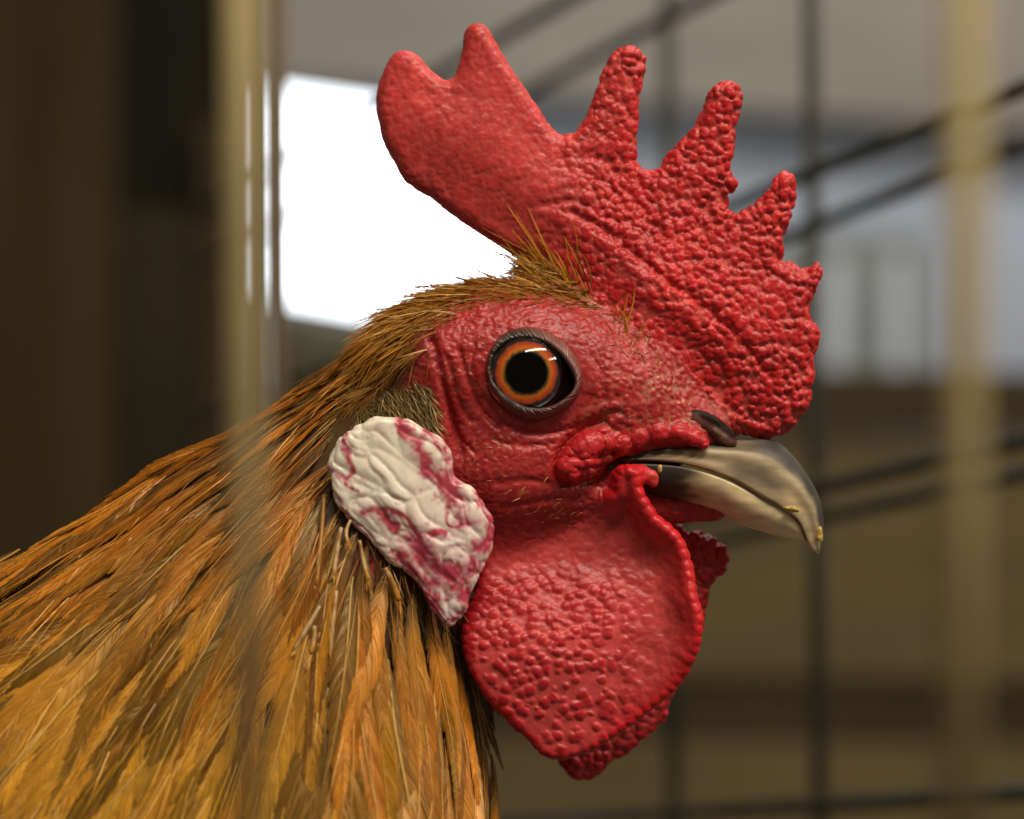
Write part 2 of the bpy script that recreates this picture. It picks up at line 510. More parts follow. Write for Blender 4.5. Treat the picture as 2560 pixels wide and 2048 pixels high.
def f_wat(x, y, z, d):
    rim = np.exp(-((d - 16) / 16.0) ** 2)
    r = 17.0 + 9 * sstep(1400, 1560, x) * (1 - sstep(1450, 1650, z))
    h = r + 3 + 10 * np.exp(-((d - 26) / 22.0) ** 2) * sstep(1440, 1560, x) * (1 - sstep(1500, 1700, z)) + 0.02 * np.clip(d, 0, 300)
    return np.sqrt(np.maximum(r - d, 0) ** 2 + np.maximum(np.abs(y - wat_ym(x, z, d)) - (h - r), 0) ** 2) - r
def f_farw(x, y, z, d):
    r = 18.0
    ym = 85 + 0.06 * np.clip(z - 1300, 0, 700)
    return np.sqrt(np.maximum(r - d, 0) ** 2 + np.maximum(np.abs(y - ym) - 5, 0) ** 2) - r

gx, gy, gz = xs[:, None, None], ys[None, :, None], zs[None, None, :]
fb = f_headbase(gx, gy, gz, d_neck[:, None, :])
# depth of the bare head's near side, for seating lids, lobes and hairs
first = np.argmax(fb < 0, axis=1)
hit = (fb < 0).any(axis=1)
depth0 = np.where(hit, ys[first], 60.0).astype(np.float32)
def face_y(px, py): return samp(depth0, np.asarray(px, float), np.asarray(py, float))

# fleshy folds of the face laid on as soft lumps and creases
strip = C2([(925,945),(985,905),(1010,850),(1075,835),(1160,838),(1240,815),(1330,795),(1420,795),(1490,815),(1530,838)])
strad = [38,44,36,34,26,22,23,24,21,12]
EX, EZ = 1315.0, 935.0
for (px, py), rr in list(zip(strip, strad)) + list(zip(C2([(1000,975),(1085,905)]), [22,24])) + list(zip(C5([(715,625),(765,665),(800,705),(790,655)]), [17,13,10,9])):
    yy = float(face_y(px, py))
    yy = min(yy, -70.0)
    if px > 1500: yy = min(yy, -125 + 0.10 * (px - 1560))
    if px > 1590 and py > 1170: yy = -138.0
    sl = (slice(np.searchsorted(xs, px - 110), np.searchsorted(xs, px + 110)), slice(None), slice(np.searchsorted(zs, py - 110), np.searchsorted(zs, py + 110)))
    g = ell(gx[sl[0]], gy, gz[:, :, sl[2]], px, py, rr, rr, rr * 0.9, yy + rr * 0.15)
    fb[sl] = smin(fb[sl], g, 16)
sl = (slice(np.searchsorted(xs, 1150), np.searchsorted(xs, 1500)), slice(None), slice(np.searchsorted(zs, 780), np.searchsorted(zs, 1110)))
x_, z_ = gx[sl[0]], gz[:, :, sl[2]]
sock = ell(x_, gy, z_, 1332, 946, 118, 106, 80, -215)
fb[sl] = -smin(-fb[sl], sock, 14)
creases = [  # polyline, depth, width
 (C2([(335,390),(365,500),(395,620),(425,740),(460,880)]), 13, 11),
 (C2([(455,430),(480,530),(515,620),(560,700),(630,765)]), 9, 8),
 (C2([(405,470),(425,560),(450,650),(500,740)]), 6, 7),
 (C2([(560,640),(640,735),(740,785),(860,790),(960,765),(1060,725),(1150,700)]), 8, 9),
 (C2([(1090,745),(1000,775),(930,830),(880,900),(872,970),(920,1012)]), 15, 10),
 (C2([(620,1010),(760,1000),(900,1020),(1050,1025)]), 5, 9),
 (C2([(640,1120),(800,1090),(960,1080)]), 4, 8),
 (C2([(980,1010),(1060,990),(1110,945),(1180,905)]), 14, 8),
 (C2([(940,560),(1000,640),(1120,640),(1250,600)]), 3, 16), (C2([(380,560),(410,680),(450,800),(520,880)]), 5, 6), (C2([(600,820),(720,850),(850,840),(930,810)]), 4, 7),
 (C2([(520,400),(505,500),(530,590)]), 4, 6), (C2([(1010,420),(1070,520),(1080,640)]), 3, 8),
 (C2([(1130,880),(1010,905),(930,900)]), 7, 5), (C2([(1110,930),(1020,945),(950,945)]), 7, 5), (C2([(1080,800),(1090,850),(1060,880)]), 6, 5),
]
cre2 = np.zeros_like(X2)
sub = (X2 > 1050) & (X2 < 1900) & (Z2 > 780) & (Z2 < 1330)
for pl, dep, wd in creases:
    dd, _ = polysd(cr(pl, 4, False), X2[sub], Z2[sub], closed=False)
    cre2[sub] += dep * np.exp(-(dd / wd) ** 2)
lump = 7 * np.exp(-(((X2 - 1110) / 26) ** 2 + ((Z2 - 960) / 90) ** 2)) + 6 * np.exp(-(((X2 - 1165) / 22) ** 2 + ((Z2 - 990) / 70) ** 2))
front = sstep(-30, -90, gy)
fb += (cre2 - lump)[:, None, :] * front
fc = f_combf(gx, gy, gz, d_comb[:, None, :], h_comb[:, None, :])
# the comb's long diagonal crease and the folds that fan from it
ccre = np.zeros_like(X2)
for pl, dep, wd in [
 (C1([(950,960),(1100,1050),(1250,1170),(1400,1290),(1560,1400),(1700,1530),(1830,1690)]), 10, 10),
 (C1([(820,930),(930,915),(1050,950),(1150,1010)]), 5, 10), (C1([(1200,870),(1280,960),(1360,1080)]), 6, 10),
 (C1([(1245,800),(1270,880),(1330,970)]), 5, 8), (C1([(1020,700),(1130,760),(1200,830)]), 5, 9), (C1([(980,760),(1100,840),(1190,930)]), 4, 9),
 (C1([(910,620),(900,690),(930,760)]), 4, 8), (C1([(1000,720),(1120,730),(1235,725)]), 4, 8), (C1([(1480,1330),(1600,1480),(1700,1620)]), 4, 10)]:
    dd, _ = polysd(cr(pl, 4, False), X2, Z2, closed=False)
    ccre += dep * np.exp(-(dd / wd) ** 2)
dd, _ = polysd(cr(C1([(900,1010),(1050,1090),(1200,1210),(1350,1330),(1500,1440),(1640,1580)]), 4, False), X2, Z2, closed=False)
ccre -= 5 * np.exp(-(dd / 30) ** 2)
fc += ccre[:, None, :]
F3 = smin(fb, fc, 55)
fw = f_wat(gx, gy, gz, d_wat[:, None, :])
F3 = smin(F3, fw, 26)
ff = f_farw(gx, gy, gz, d_far[:, None, :])
F3 = smin(F3, ff, 16)
V, Q = surface_nets(F3.astype(np.float32), xs, ys, zs)
vx, vy, vz = V[:, 0], V[:, 1], V[:, 2]
dc, dw, df, dn = samp(d_comb, vx, vz), samp(d_wat, vx, vz), samp(d_far, vx, vz), samp(d_neck, vx, vz)
aw = samp(a_wat, vx, vz)
lab = np.stack([f_headbase(vx, vy, vz, dn) - 6, f_combf(vx, vy, vz, dc, samp(h_comb, vx, vz)), f_wat(vx, vy, vz, dw), f_farw(vx, vy, vz, df)], 0)
lab = np.argmin(lab, 0)
del F3, fb, fc, fw, ff
V = smooth(V, Q, 2, 0.4)
vol = np.einsum('ij,ij->i', V[Q[:, 0]], np.cross(V[Q[:, 1]], V[Q[:, 2]])).sum()
if vol < 0: Q = Q[:, ::-1]
NV = vnormals(V, Q)
if (NV[np.argmin(V[:, 1])][1]) > 0: Q = Q[:, ::-1]; NV = -NV

# ---------------- papillae and folds of the skin (real displacement), pigment per vertex
det = vx > 940
Pv = V + 6 * np.stack([vnoise(V, 40, 3), vnoise(V, 40, 4), vnoise(V, 40, 5)], -1)
def domes(P, scale, seed, rad=0.62):
    f1, f2, c = worley(P, scale, seed)
    rr = rad * (0.75 + 0.5 * c)
    return np.sqrt(np.clip(1 - (f1 / rr) ** 2, 0, 1)), c, f2 - f1
disp = np.zeros(len(V)); hgt = np.zeros(len(V))
soft_lab = [np.clip(1 - 0 * vx, 0, 1) * (lab == k) for k in range(4)]
# smooth the label masks so that reliefs fade into each other
def soften(a, it):
    a = a.astype(float)
    for _ in range(it):
        s = np.zeros(len(V)); c = np.zeros(len(V))
        for k in range(4):
            i, j = Q[:, k], Q[:, (k + 1) % 4]
            s += np.bincount(i, a[j], len(V)) + np.bincount(j, a[i], len(V))
            c += np.bincount(i, minlength=len(V)) + np.bincount(j, minlength=len(V))
        a = 0.5 * a + 0.5 * s / np.maximum(c, 1)
    return a
mh, mc, mw, mf = [soften(lab == k, 12) for k in range(4)]
# comb
i = np.nonzero(mc > 0.02)[0]
rear = sstep(1330, 1560, vx[i] + 0.35 * (vz[i] - 500))           # smooth at the back, knobbly in front
tine = sstep(90, 30, dc[i])
dm, cc, ee = domes(Pv[i], 21, 11, 0.66)
dm2, _, _ = domes(Pv[i], 12, 31, 0.7)
dm3, _, _ = domes(Pv[i] * np.array([1, 1, 1.0]), 40, 41, 0.7)
amp = (2.0 + 8.0 * rear * (0.55 + 0.45 * sstep(330, 120, dc[i])) + 4.5 * tine * sstep(1300, 1420, vx[i]))
amp *= 0.55 + 0.45 * sstep(-0.5, 0.4, vnoise(V[i], 120, 77))
hh = dm * amp + dm2 * (0.9 + 0.5 * rear) + dm3 * 1.4 * rear
disp[i] += mc[i] * (hh - 0.5 * amp); hgt[i] += mc[i] * np.clip(dm * (0.35 + 0.65 * rear) + 0.25 * dm2, 0, 1)
# face
i = np.nonzero((mh > 0.02) & det & (vz < 1560))[0]
d1, c1, _ = domes(Pv[i], 17, 51, 0.6); d2, c2, _ = domes(Pv[i], 9, 61, 0.6)
onstrip = np.zeros(len(i))
for (px, py), rr in zip(strip, strad):
    onstrip = np.maximum(onstrip, np.exp(-(((vx[i] - px) ** 2 + (vz[i] - py) ** 2) / (rr * 1.15) ** 2) ** 2))
onstrip *= (vy[i] < 0)
ds, _, _ = domes(Pv[i] * np.array([0.8, 1, 1.25]), 25, 71, 0.75)
wr = np.abs(fbm(V[i] * np.array([1.0, 1, 1.6]), 46, 91, 3))
jaw = sstep(1130, 1230, vz[i]) * sstep(1500, 1400, vx[i])
near_comb = sstep(860, 760, vz[i]) * 0.4 + sstep(1450, 1560, vx[i]) * sstep(1120, 1000, vz[i])
af = (2.6 + 2.5 * near_comb) * (1 - 0.65 * jaw) * (0.6 + 0.4 * sstep(-0.4, 0.4, vnoise(V[i], 70, 15)))
hh = d1 * af * (1 - onstrip) + d2 * 1.1 * (1 - 0.5 * jaw) + ds * 6.5 * onstrip - 1.8 * np.exp(-(wr / 0.07) ** 2) * (1 - onstrip)
disp[i] += mh[i] * hh; hgt[i] += mh[i] * np.clip(0.75 * d1 + 0.3 * d2, 0, 1)
face_i, face_strip, face_jaw, face_c = i, onstrip, jaw, c1
# wattles
for msk, dd_, aa_ in ((mw, dw, aw), (mf, df, samp(a_far, vx, vz))):
    i = np.nonzero(msk > 0.02)[0]
    lowleft = sstep(1640, 1480, vx[i] + 0.0 * vz[i]) * sstep(1390, 1480, vz[i])
    d1, c1, _ = domes(Pv[i] * np.array([1, 1, 1.12]), 24, 111, 0.58)
    keep = sstep(0.15, 0.3, c1)
    d2, _, _ = domes(Pv[i], 13, 121, 0.6)
    u = (vx[i] * 0.55 - vz[i] * 0.83)                              # folds run down and to the right
    wr2 = np.stack([u * 1.7, vy[i], vx[i] * 0.83 * 0.5 + vz[i] * 0.55 * 0.5], -1)
    fold = fbm(wr2, 44, 131, 2)
    rimm = np.exp(-((dd_[i] - 4) / 17.0) ** 2)
    bead = np.abs(np.sin(np.pi * (aa_[i] + 9 * vnoise(V[i], 60, 8)) / 27.0)) ** 0.6
    fw_ = (msk is mw)
    hh = d1 * keep * (1.6 + 4.6 * lowleft) * (1 - 0.8 * rimm) + d2 * 0.8 + 3.2 * fold * (1 - lowleft * 0.5) * (1 - rimm) + rimm * (bead * 5.5 - 1.0) * (0.6 + 0.4 * vnoise(V[i], 90, 5))
    if not fw_: hh += 9 * d1 * sstep(1500, 1420, vz[i]) + 4 * d1
    disp[i] += msk[i] * hh; hgt[i] += msk[i] * np.clip(d1 * keep * (0.3 + 0.7 * lowleft) + rimm * 0.9, 0, 1)
disp += 1.3 * det * fbm(V, 60, 201, 2)
# keep displacement off the socket rim
eye_d = np.hypot((vx - 1335) / 1.08, vz - 947)
disp *= sstep(95, 135, eye_d) * 1.0 + (eye_d < 0)
disp[(vy > 0)] *= 1.0
V = V + NV * disp[:, None]

# pigment
red_c = np.array([0.51, 0.015, 0.016]); pink_c = np.array([0.57, 0.080, 0.066])
red_f = np.array([0.34, 0.014, 0.015]); pink_f = np.array([0.42, 0.046, 0.038])
red_w = np.array([0.41, 0.010, 0.015]); pink_w = np.array([0.52, 0.062, 0.056])
t = np.clip(hgt, 0, 1)[:, None]
lo = fbm(V, 130, 301, 3)[:, None]
def mixc(a, b, t): return a * (1 - t) + b * t
col = mh[:, None] * mixc(pink_f, red_f, 0.25 + 0.75 * t) + mc[:, None] * mixc(pink_c, red_c, 0.15 + 0.85 * t) + (mw + mf)[:, None] * mixc(pink_w, red_w, 0.1 + 0.9 * t)
sm = (mh + mc + mw + mf)[:, None] + 1e-6
col = col / sm
col = col * (1 + 0.22 * lo)
# bright fleshy strip by the mouth, bright rim of the wattle
col[face_i] = mixc(col[face_i], np.array([0.50, 0.012, 0.018]), (0.8 * face_strip * mh[face_i])[:, None])
rim_b = (np.exp(-(dw / 38.0) ** 2) * mw * sstep(1430, 1560, vx))[:, None]
col = mixc(col, np.array([0.56, 0.010, 0.014]), 0.8 * np.clip(rim_b, 0, 1))
# dry flecks of skin
fl = worley(V * np.array([1, 1, 1.3]), 15, 401)
fleck = ((fl[2] > 0.72) * sstep(0.30, 0.14, fl[0])) * np.clip(mh + 0.25 * mc, 0, 1) * sstep(-0.25, 0.35, vnoise(V, 110, 410))
crust = np.exp(-(((vx - 1730) / 120) ** 2 + ((vz - 1075) / 50) ** 2)) + 0.6 * np.exp(-(((vx - 1650) / 130) ** 2 + ((vz - 960) / 40) ** 2)) + 0.5 * np.exp(-(((vx - 1520) / 60) ** 2 + ((vz - 1040) / 40) ** 2))
cs_ = np.zeros(len(V)); cs_[face_i] = face_strip
crust *= (1 - np.clip(1.3 * cs_, 0, 1)) * mh * sstep(0.45, 0.1, hgt) * sstep(-0.2, 0.5, fbm(V, 26, 420, 2) + 0.2)
col = mixc(col, np.array([0.55, 0.33, 0.19]), np.clip(0.75 * fleck, 0, 1)[:, None])
col = mixc(col, np.array([0.34, 0.23, 0.12]), np.clip(0.9 * crust, 0, 1)[:, None])
# under the plumage the skin is dull
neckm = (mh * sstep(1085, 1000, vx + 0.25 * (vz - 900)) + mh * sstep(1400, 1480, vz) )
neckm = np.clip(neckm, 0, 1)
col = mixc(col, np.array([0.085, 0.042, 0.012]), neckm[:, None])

pap = np.clip(mc * (0.35 + 0.65 * sstep(1250, 1500, vx)) + 0.55 * mh * (1 - neckm) + 0.30 * (mw + mf), 0, 1)
pap[face_i] *= 1 - 0.5 * face_jaw
fl_ = lab[Q]
fl_ = np.round(np.median(fl_, axis=1)).astype(int)
# despeckle: keep face labels consistent via softened masks at the face corners
fm = np.stack([mh[Q].mean(1), mc[Q].mean(1), mw[Q].mean(1), mf[Q].mean(1)], 0)
fl_ = np.argmax(fm, 0)
Vw = W(V)
for k, nm in enumerate(('body', 'comb', 'wattle', 'wattle')):
    qs = Q[fl_ == k][:, ::-1]
    used, inv = np.unique(qs, return_inverse=True)
    o = make(nm, Vw[used], inv.reshape(-1, 4), M_flesh, rooster, {'col': col[used], 'pap': pap[used]})
    if k == 0: o['label'] = 'bare wrinkled red face and feathered neck'
    if k == 3: o['label'] = 'far wattle half hidden behind the near one'
    if k == 2: o['label'] = 'near wattle with pimpled skin and beaded rim'

# ---------------- ear lobe
lobe_pts = C6([(470,97),(560,100),(690,115),(800,180),(880,220),(960,280),(1020,370),(1040,500),(1060,550),(1150,600),(1200,660),(1260,740),(1320,860),
 (1325,940),(1310,1050),(1270,1150),(1200,1290),(1160,1360),(1120,1520),(1070,1600),(990,1640),(920,1610),(860,1540),(780,1420),(720,1310),(640,1250),
 (540,1180),(440,1080),(370,1000),(290,930),(200,820),(140,700),(110,560),(100,460),(130,350),(180,270),(260,210),(350,160),(400,120)])
kl = (DP - 250) / DP
lobe_poly = cr(scaleout(lobe_pts, kl), 3)
lx = np.arange(780, 1270, 3.6, dtype=np.float32); lz = np.arange(1000, 1600, 3.6, dtype=np.float32); ly = np.arange(-345, -150, 3.6, dtype=np.float32)
LX, LZ = np.meshgrid(lx, lz, indexing='ij')
d_l, _ = polysd(lobe_poly, LX, LZ)
h_l = blur2(30 + 0.12 * np.clip(d_l - 26, 0, 200), 6)
ym_l = -238 - 0.03 * (LZ - 1250) + 0.02 * (LX - 1000)
rl = 27.0
fl3 = np.sqrt(np.maximum(rl - d_l[:, None, :], 0) ** 2 + np.maximum(np.abs(ly[None, :, None] - ym_l[:, None, :]) - (h_l - rl)[:, None, :], 0) ** 2) - rl
VL, QL = surface_nets(fl3.astype(np.float32), lx, ly, lz)
VL = smooth(VL, QL, 2, 0.4)
NL = vnormals(VL, QL)
if NL[np.argmin(VL[:, 1])][1] > 0: QL = QL[:, ::-1]; NL = -NL
ca, sa = math.cos(R(48)), math.sin(R(48))
u = (VL[:, 0] * ca + VL[:, 2] * sa); v = (-VL[:, 0] * sa + VL[:, 2] * ca)
wp = 20 * np.stack([vnoise(VL, 60, 1), vnoise(VL, 60, 2), vnoise(VL, 60, 6)], -1)
PL = np.stack([u * 0.46, VL[:, 1] * 0.4, v * 0.90], -1) + wp
f1, f2, ci = worley(PL, 44, 501)
e1 = f2 - f1
g1, g2, cj = worley(PL * 1.0 + 300, 24, 511)
e2 = g2 - g1
fine = sstep(60, 20, np.minimum(np.abs(VL[:, 0] - 1150), 200))
pil = lambda e, w: 1 - (1 - np.clip(e / w, 0, 1)) ** 2.2
dl = 6.5 * pil(e1, 0.70) * (0.6 + 0.4 * ci) + 6 * fbm(PL, 70, 77, 2) + 2.6 * pil(e2, 0.5) * (0.1 + 0.9 * sstep(-0.2, 0.4, vnoise(VL, 90, 9))) + 0.5 * fbm(VL, 22, 21, 2)
edge_soft = 1.0
VLd = VL + NL * (dl - 9.0)[:, None]
mask = np.zeros(len(VL))
vl2x, vl2z = VL[:, 0] + 10 * vnoise(VL, 30, 31), VL[:, 2] + 10 * vnoise(VL, 30, 32)
def L6(p): return cr(scaleout(C6(p), kl), 4, False)
for pl, wd, st in [
 ([(650,140),(690,210),(740,300),(780,400),(850,500),(940,570),(1010,640),(1050,700)], 62, 1.15),
 ([(830,220),(930,300),(1000,400),(1035,500),(1040,600)], 55, 0.72),
 ([(370,810),(470,800),(530,880),(600,920)], 34, 1.1), ([(470,790),(560,800),(660,840),(760,930),(800,1000)], 24, 0.95),
 ([(120,500),(200,550),(270,545),(270,420),(235,300),(250,240)], 20, 0.85), ([(230,590),(330,680)], 16, 0.8),
 ([(700,1000),(800,1060),(850,1150),(930,1220),(1050,1240),(1150,1180)], 75, 0.85), ([(880,950),(940,960)], 26, 1.1),
 ([(1200,680),(1290,800),(1310,950),(1260,1060),(1200,1050)], 55, 0.80), ([(1060,640),(1080,760),(1100,880)], 60, 0.62),
 ([(740,1320),(830,1450),(950,1590),(1060,1560),(1130,1400)], 55, 0.72), ([(650,1120),(720,1240),(860,1300),(1050,1330)], 60, 0.78),
 ([(1080,700),(1010,700),(975,800),(990,880),(1100,895),(1200,880)], 18, 0.9), ([(160,700),(260,850),(400,1000)], 22, 0.45)]:
    dd, _ = polysd(L6(pl), vl2x, vl2z, closed=False)
    mask = np.maximum(mask, st * np.exp(-(dd / (wd * 0.3477 * 1.05)) ** 2))
lowr = sstep(1180, 1420, VL[:, 2] + 0.35 * (VL[:, 0] - 1000))
mk = 0.95 * mask + 0.62 * fbm(VL, 30, 41, 4) + 0.42 * vnoise(VL, 8, 47) - 0.22 * pil(e1, 0.4) + 0.10 + 0.17 * lowr
mk = mk + 0.45 * np.exp(-e2 / 0.07) * sstep(-0.1, 0.5, vnoise(VL, 45, 53)) * (0.35 + lowr)
mk = 0.92 * sstep(0.12, 1.08, mk)
cream = np.array([0.78, 0.69, 0.55]); crim = np.array([0.42, 0.018, 0.055]); pinkl = np.array([0.66, 0.40, 0.38])
bl = sstep(0.0, 1.0, (VL[:, 2] - 1080) / 400)[:, None]
creamv = cream * (1 - 0.5 * bl * 0) + np.array([0.02, 0.0, 0.06]) * bl
faint = (0.70 * sstep(0.05, 0.6, mask + 0.25 * fbm(VL, 20, 49, 2)) + 0.30 * lowr)[:, None]
lc = mixc(mixc(creamv, pinkl, faint), crim, mk[:, None])
lobe = make('ear_lobe', W(VLd), QL[:, ::-1], M_lobe, rooster, {'col': lc})
lobe['label'] = 'white ear lobe mottled with crimson'

# ---------------- beak: two horny halves lofted from profile and width
def loft(top, bot, wid, kind, n=64, m=40):
    T = cr(C5(top), 6, False); B = cr(C5(bot), 6, False)
    L = min(len(T), len(B)); T, B = T[:L], B[:L]
    w = np.interp(np.linspace(0, 1, L), np.linspace(0, 1, len(wid)), wid)
    ph = np.linspace(0, 2 * np.pi, m, endpoint=False)
    us = np.empty(m); yy = np.empty(m)
    # section runs from the ridge down the near side, under, and up the far side
    for k, p in enumerate(ph):
        q = p if p <= np.pi else 2 * np.pi - p
        a = q / np.pi
        if kind == 'upper':
            if a < 0.8:
                b = a / 0.8; uu = b ** 1.25; s_ = (1 - (1 - uu) ** 2.3) ** 0.5
                s_ = s_ * (1 + 0.05 * np.exp(-((uu - 0.36) / 0.13) ** 2) - 0.10 * np.exp(-((uu - 0.68) / 0.18) ** 2)) * (1 - 0.06 * max(0, uu - .8) / .2)
            else:
                b = (a - 0.8) / 0.2; uu = 1 - 0.06 * math.sin(b * np.pi); s_ = 0.94 * (1 - b)
        else:
            if a < 0.2:
                b = a / 0.2; uu = 0.05 * math.sin(b * np.pi); s_ = b * 0.97
            else:
                b = (a - 0.2) / 0.8; uu = b; s_ = (1 - b ** 2.6) ** 0.55
        us[k] = uu; yy[k] = s_ * (-1 if p <= np.pi else 1)
    P = T[:, None, :] * (1 - us)[None, :, None] + B[:, None, :] * us[None, :, None]
    Y = w[:, None] * yy[None, :]
    Vv = np.stack([P[..., 0], Y, P[..., 1]], -1).reshape(-1, 3)
    F = []
    for i in range(L - 1):
        for k in range(m):
            k2 = (k + 1) % m
            F.append((i * m + k, i * m + k2, (i + 1) * m + k2, (i + 1) * m + k))
    tt = np.repeat(np.linspace(0, 1, L), m); uu = np.tile(us, L)
    return Vv, np.array(F), tt, uu
up_top = [(480,500),(720,430),(900,408),(1100,402),(1300,400),(1500,396),(1620,393),(1740,440),(1830,530),(1900,620),(1960,720),(2010,830),(2035,960),(2038,1080),(2025,1180),(2003,1222)]
up_bot = [(480,545),(700,545),(850,550),(1000,568),(1150,605),(1300,658),(1430,722),(1550,795),(1650,850),(1740,905),(1800,945),(1850,1000),(1885,1070),(1920,1140),(1965,1195),(2001,1226)]
lo_top = [(480,575),(700,568),(850,574),(1000,590),(1150,627),(1300,680),(1430,744),(1550,814),(1650,868),(1740,920),(1800,960),(1850,1010),(1880,1060),(1895,1100)]
lo_bot = [(480,740),(700,790),(850,835),(1000,855),(1150,885),(1280,925),(1380,985),(1480,1028),(1580,1055),(1680,1085),(1760,1102),(1830,1115),(1880,1126),(1905,1132)]
VU, FU, tu, uu = loft(up_top, up_bot, [128,126,122,118,113,108,102,96,89,80,70,58,45,32,18,5], 'upper')
VB, FB, tb, ub = loft(lo_top, lo_bot, [118,117,114,110,105,99,92,85,77,68,57,45,32,14], 'lower')
def perlin_d(Vv, amp, sc, seed): return amp * fbm(Vv, sc, seed, 3)
grey = np.array([0.055, 0.047, 0.038]); tan_ = np.array([0.48, 0.35, 0.20]); creamb = np.array([0.80, 0.62, 0.36]); black = np.array([0.018, 0.015, 0.013]); brown = np.array([0.20, 0.10, 0.035])
px_u, pz_u = VU[:, 0], VU[:, 2]
nzs = fbm(VU * np.array([0.5, 1, 1.6]), 40, 601, 3) + 0.5 * fbm(np.stack([tu * 30, uu * 260, VU[:, 1] * 0.3], -1), 8, 603, 2)
cu = np.tile(grey, (len(VU), 1))
cu = mixc(cu, tan_, sstep(0.24, 0.62, uu + 0.14 * nzs)[:, None] * sstep(1640, 1760, px_u)[:, None] * 0.9)
cu = mixc(cu, np.array([0.10, 0.075, 0.045]), (np.exp(-((uu + 0.06 * nzs - 0.74) / 0.17) ** 2) * sstep(1760, 1830, px_u) * sstep(1985, 1915, px_u))[:, None] * 0.9)  # dark band paints shade into the hollow below the side ridge
cu = mixc(cu, np.array([0.62, 0.48, 0.29]), (np.exp(-((uu + 0.05 * nzs - 0.42) / 0.11) ** 2) * sstep(1720, 1800, px_u))[:, None] * 0.6)  # pale band puts the ridge's highlight into the colour
cu = mixc(cu, brown, (sstep(0.45, 0.75, uu) * sstep(1560, 1640, px_u) * sstep(1830, 1740, px_u))[:, None] * 0.75)
cu = mixc(cu, black, (sstep(1680, 1560, px_u) * (0.4 + 0.6 * sstep(0.3, 0.8, uu)))[:, None] * 0.8)
cu = mixc(cu, creamb, (sstep(0.80, 0.92, tu) * sstep(0.2, 0.6, uu))[:, None] * 0.7)
cu = mixc(cu, np.array([0.30, 0.23, 0.13]), 0.5 * (np.exp(-((px_u - 1850) / 40) ** 2 - ((pz_u - 1105) / 16) ** 2))[:, None])
px_b = VB[:, 0]
nzb = fbm(VB * np.array([0.6, 1, 2.0]), 40, 611, 3)
cb = mixc(np.tile(creamb, (len(VB), 1)), tan_, sstep(1920, 1760, px_b + 60 * nzb)[:, None] * 0.55)
cb = mixc(cb, brown, (sstep(1800, 1700, px_b + 50 * nzb))[:, None] * 0.55)
cb = mixc(cb, black, (sstep(1750, 1680, px_b + 55 * nzb + 40 * (ub - 0.5)))[:, None] * 0.93)
cb = mixc(cb, np.array([0.62, 0.50, 0.30]), (np.exp(-(ub / 0.16) ** 2) * sstep(1700, 1780, px_b))[:, None] * 0.5)
VU[:, 1] += perlin_d(VU, 1.6, 50, 621) ; VU[:, 2] += perlin_d(VU, 1.2, 40, 625)
VB[:, 1] += perlin_d(VB, 1.6, 50, 631)
ub_o = make('upper_beak', W(VU), FU, M_horn, rooster, {'col': cu}); ub_o['label'] = 'hooked dark upper beak with horn coloured side'
lb_o = make('lower_beak', W(VB), FB, M_horn, rooster, {'col': cb}); lb_o['label'] = 'pale horn coloured lower beak, black at its base'

# nostril: a leathery dark flap in a slit between comb and beak
th = np.linspace(0, np.pi, 26); phv = np.linspace(0, 2 * np.pi, 48, endpoint=False)
a0 = np.array(C5([(1060,195)])[0]); a1 = np.array(C5([(1395,420)])[0]); ctr = (a0 + a1) / 2; ax_ = (a1 - a0) / 2; La = np.linalg.norm(ax_); ax_ /= La; nx_ = np.array([-ax_[1], ax_[0]])
TT, PP = np.meshgrid(th, phv, indexing='ij')
lp = np.cos(TT) * La * 1.05; wv = np.sin(TT) ** 0.8 * np.cos(PP) * 25; dpt = np.sin(TT) ** 0.8 * np.sin(PP) * 20
wv = wv + 7 * (lp / La) ** 2
NP = np.stack([ctr[0] + ax_[0] * lp + nx_[0] * wv, -80 + 0.65 * dpt + 8 * (lp / La), ctr[1] + ax_[1] * lp + nx_[1] * wv], -1).reshape(-1, 3)
NP += (7 * fbm(NP, 15, 701, 3))[:, None] * np.array([0.3, 1, 0.5])
F = [(i * 48 + k, i * 48 + (k + 1) % 48, (i + 1) * 48 + (k + 1) % 48, (i + 1) * 48 + k) for i in range(25) for k in range(48)]
nc = mixc(np.array([0.075, 0.024, 0.016]), np.array([0.22, 0.11, 0.075]), sstep(-0.2, 0.6, fbm(NP, 22, 705, 3))[:, None])
nc = mixc(nc, np.array([0.012, 0.004, 0.003]), sstep(2, -9, wv.ravel())[:, None] * 0.95)  # black along one edge stands in for the shaded slit
M_leather = attr_mat('nostril_skin', 0.65, spec=0.2, bump=0.6, bscale=3000, var=0.3, vscale=1400)
nos = make('nostril', W(NP), F, M_leather, rooster, {'col': nc}); nos['label'] = 'dark leathery nostril flap above the beak'

# ---------------- eye
def disc(r0, r1, n=64, m=12, ydep=lambda r: 0 * r):
    rr = np.linspace(r0, r1, m); ph = np.linspace(0, 2 * np.pi, n, endpoint=False)
    RR, PH = np.meshgrid(rr, ph, indexing='ij')
    P = np.stack([EX + RR * np.cos(PH), ydep(RR), EZ + RR * np.sin(PH)], -1).reshape(-1, 3)
    F = [(i * n + k, (i + 1) * n + k, (i + 1) * n + (k + 1) % n, i * n + (k + 1) % n) for i in range(m - 1) for k in range(n)]
    return P, np.array(F), RR.ravel(), PH.ravel()
m_ball, nt, p, _ = mat_new('eye_dark'); 
nz = N(nt, 'ShaderNodeTexNoise'); nz.inputs['Scale'].default_value = 900
rp = N(nt, 'ShaderNodeValToRGB'); rp.color_ramp.elements[0].color = (0.006, 0.005, 0.004, 1); rp.color_ramp.elements[1].color = (0.02, 0.016, 0.010, 1)
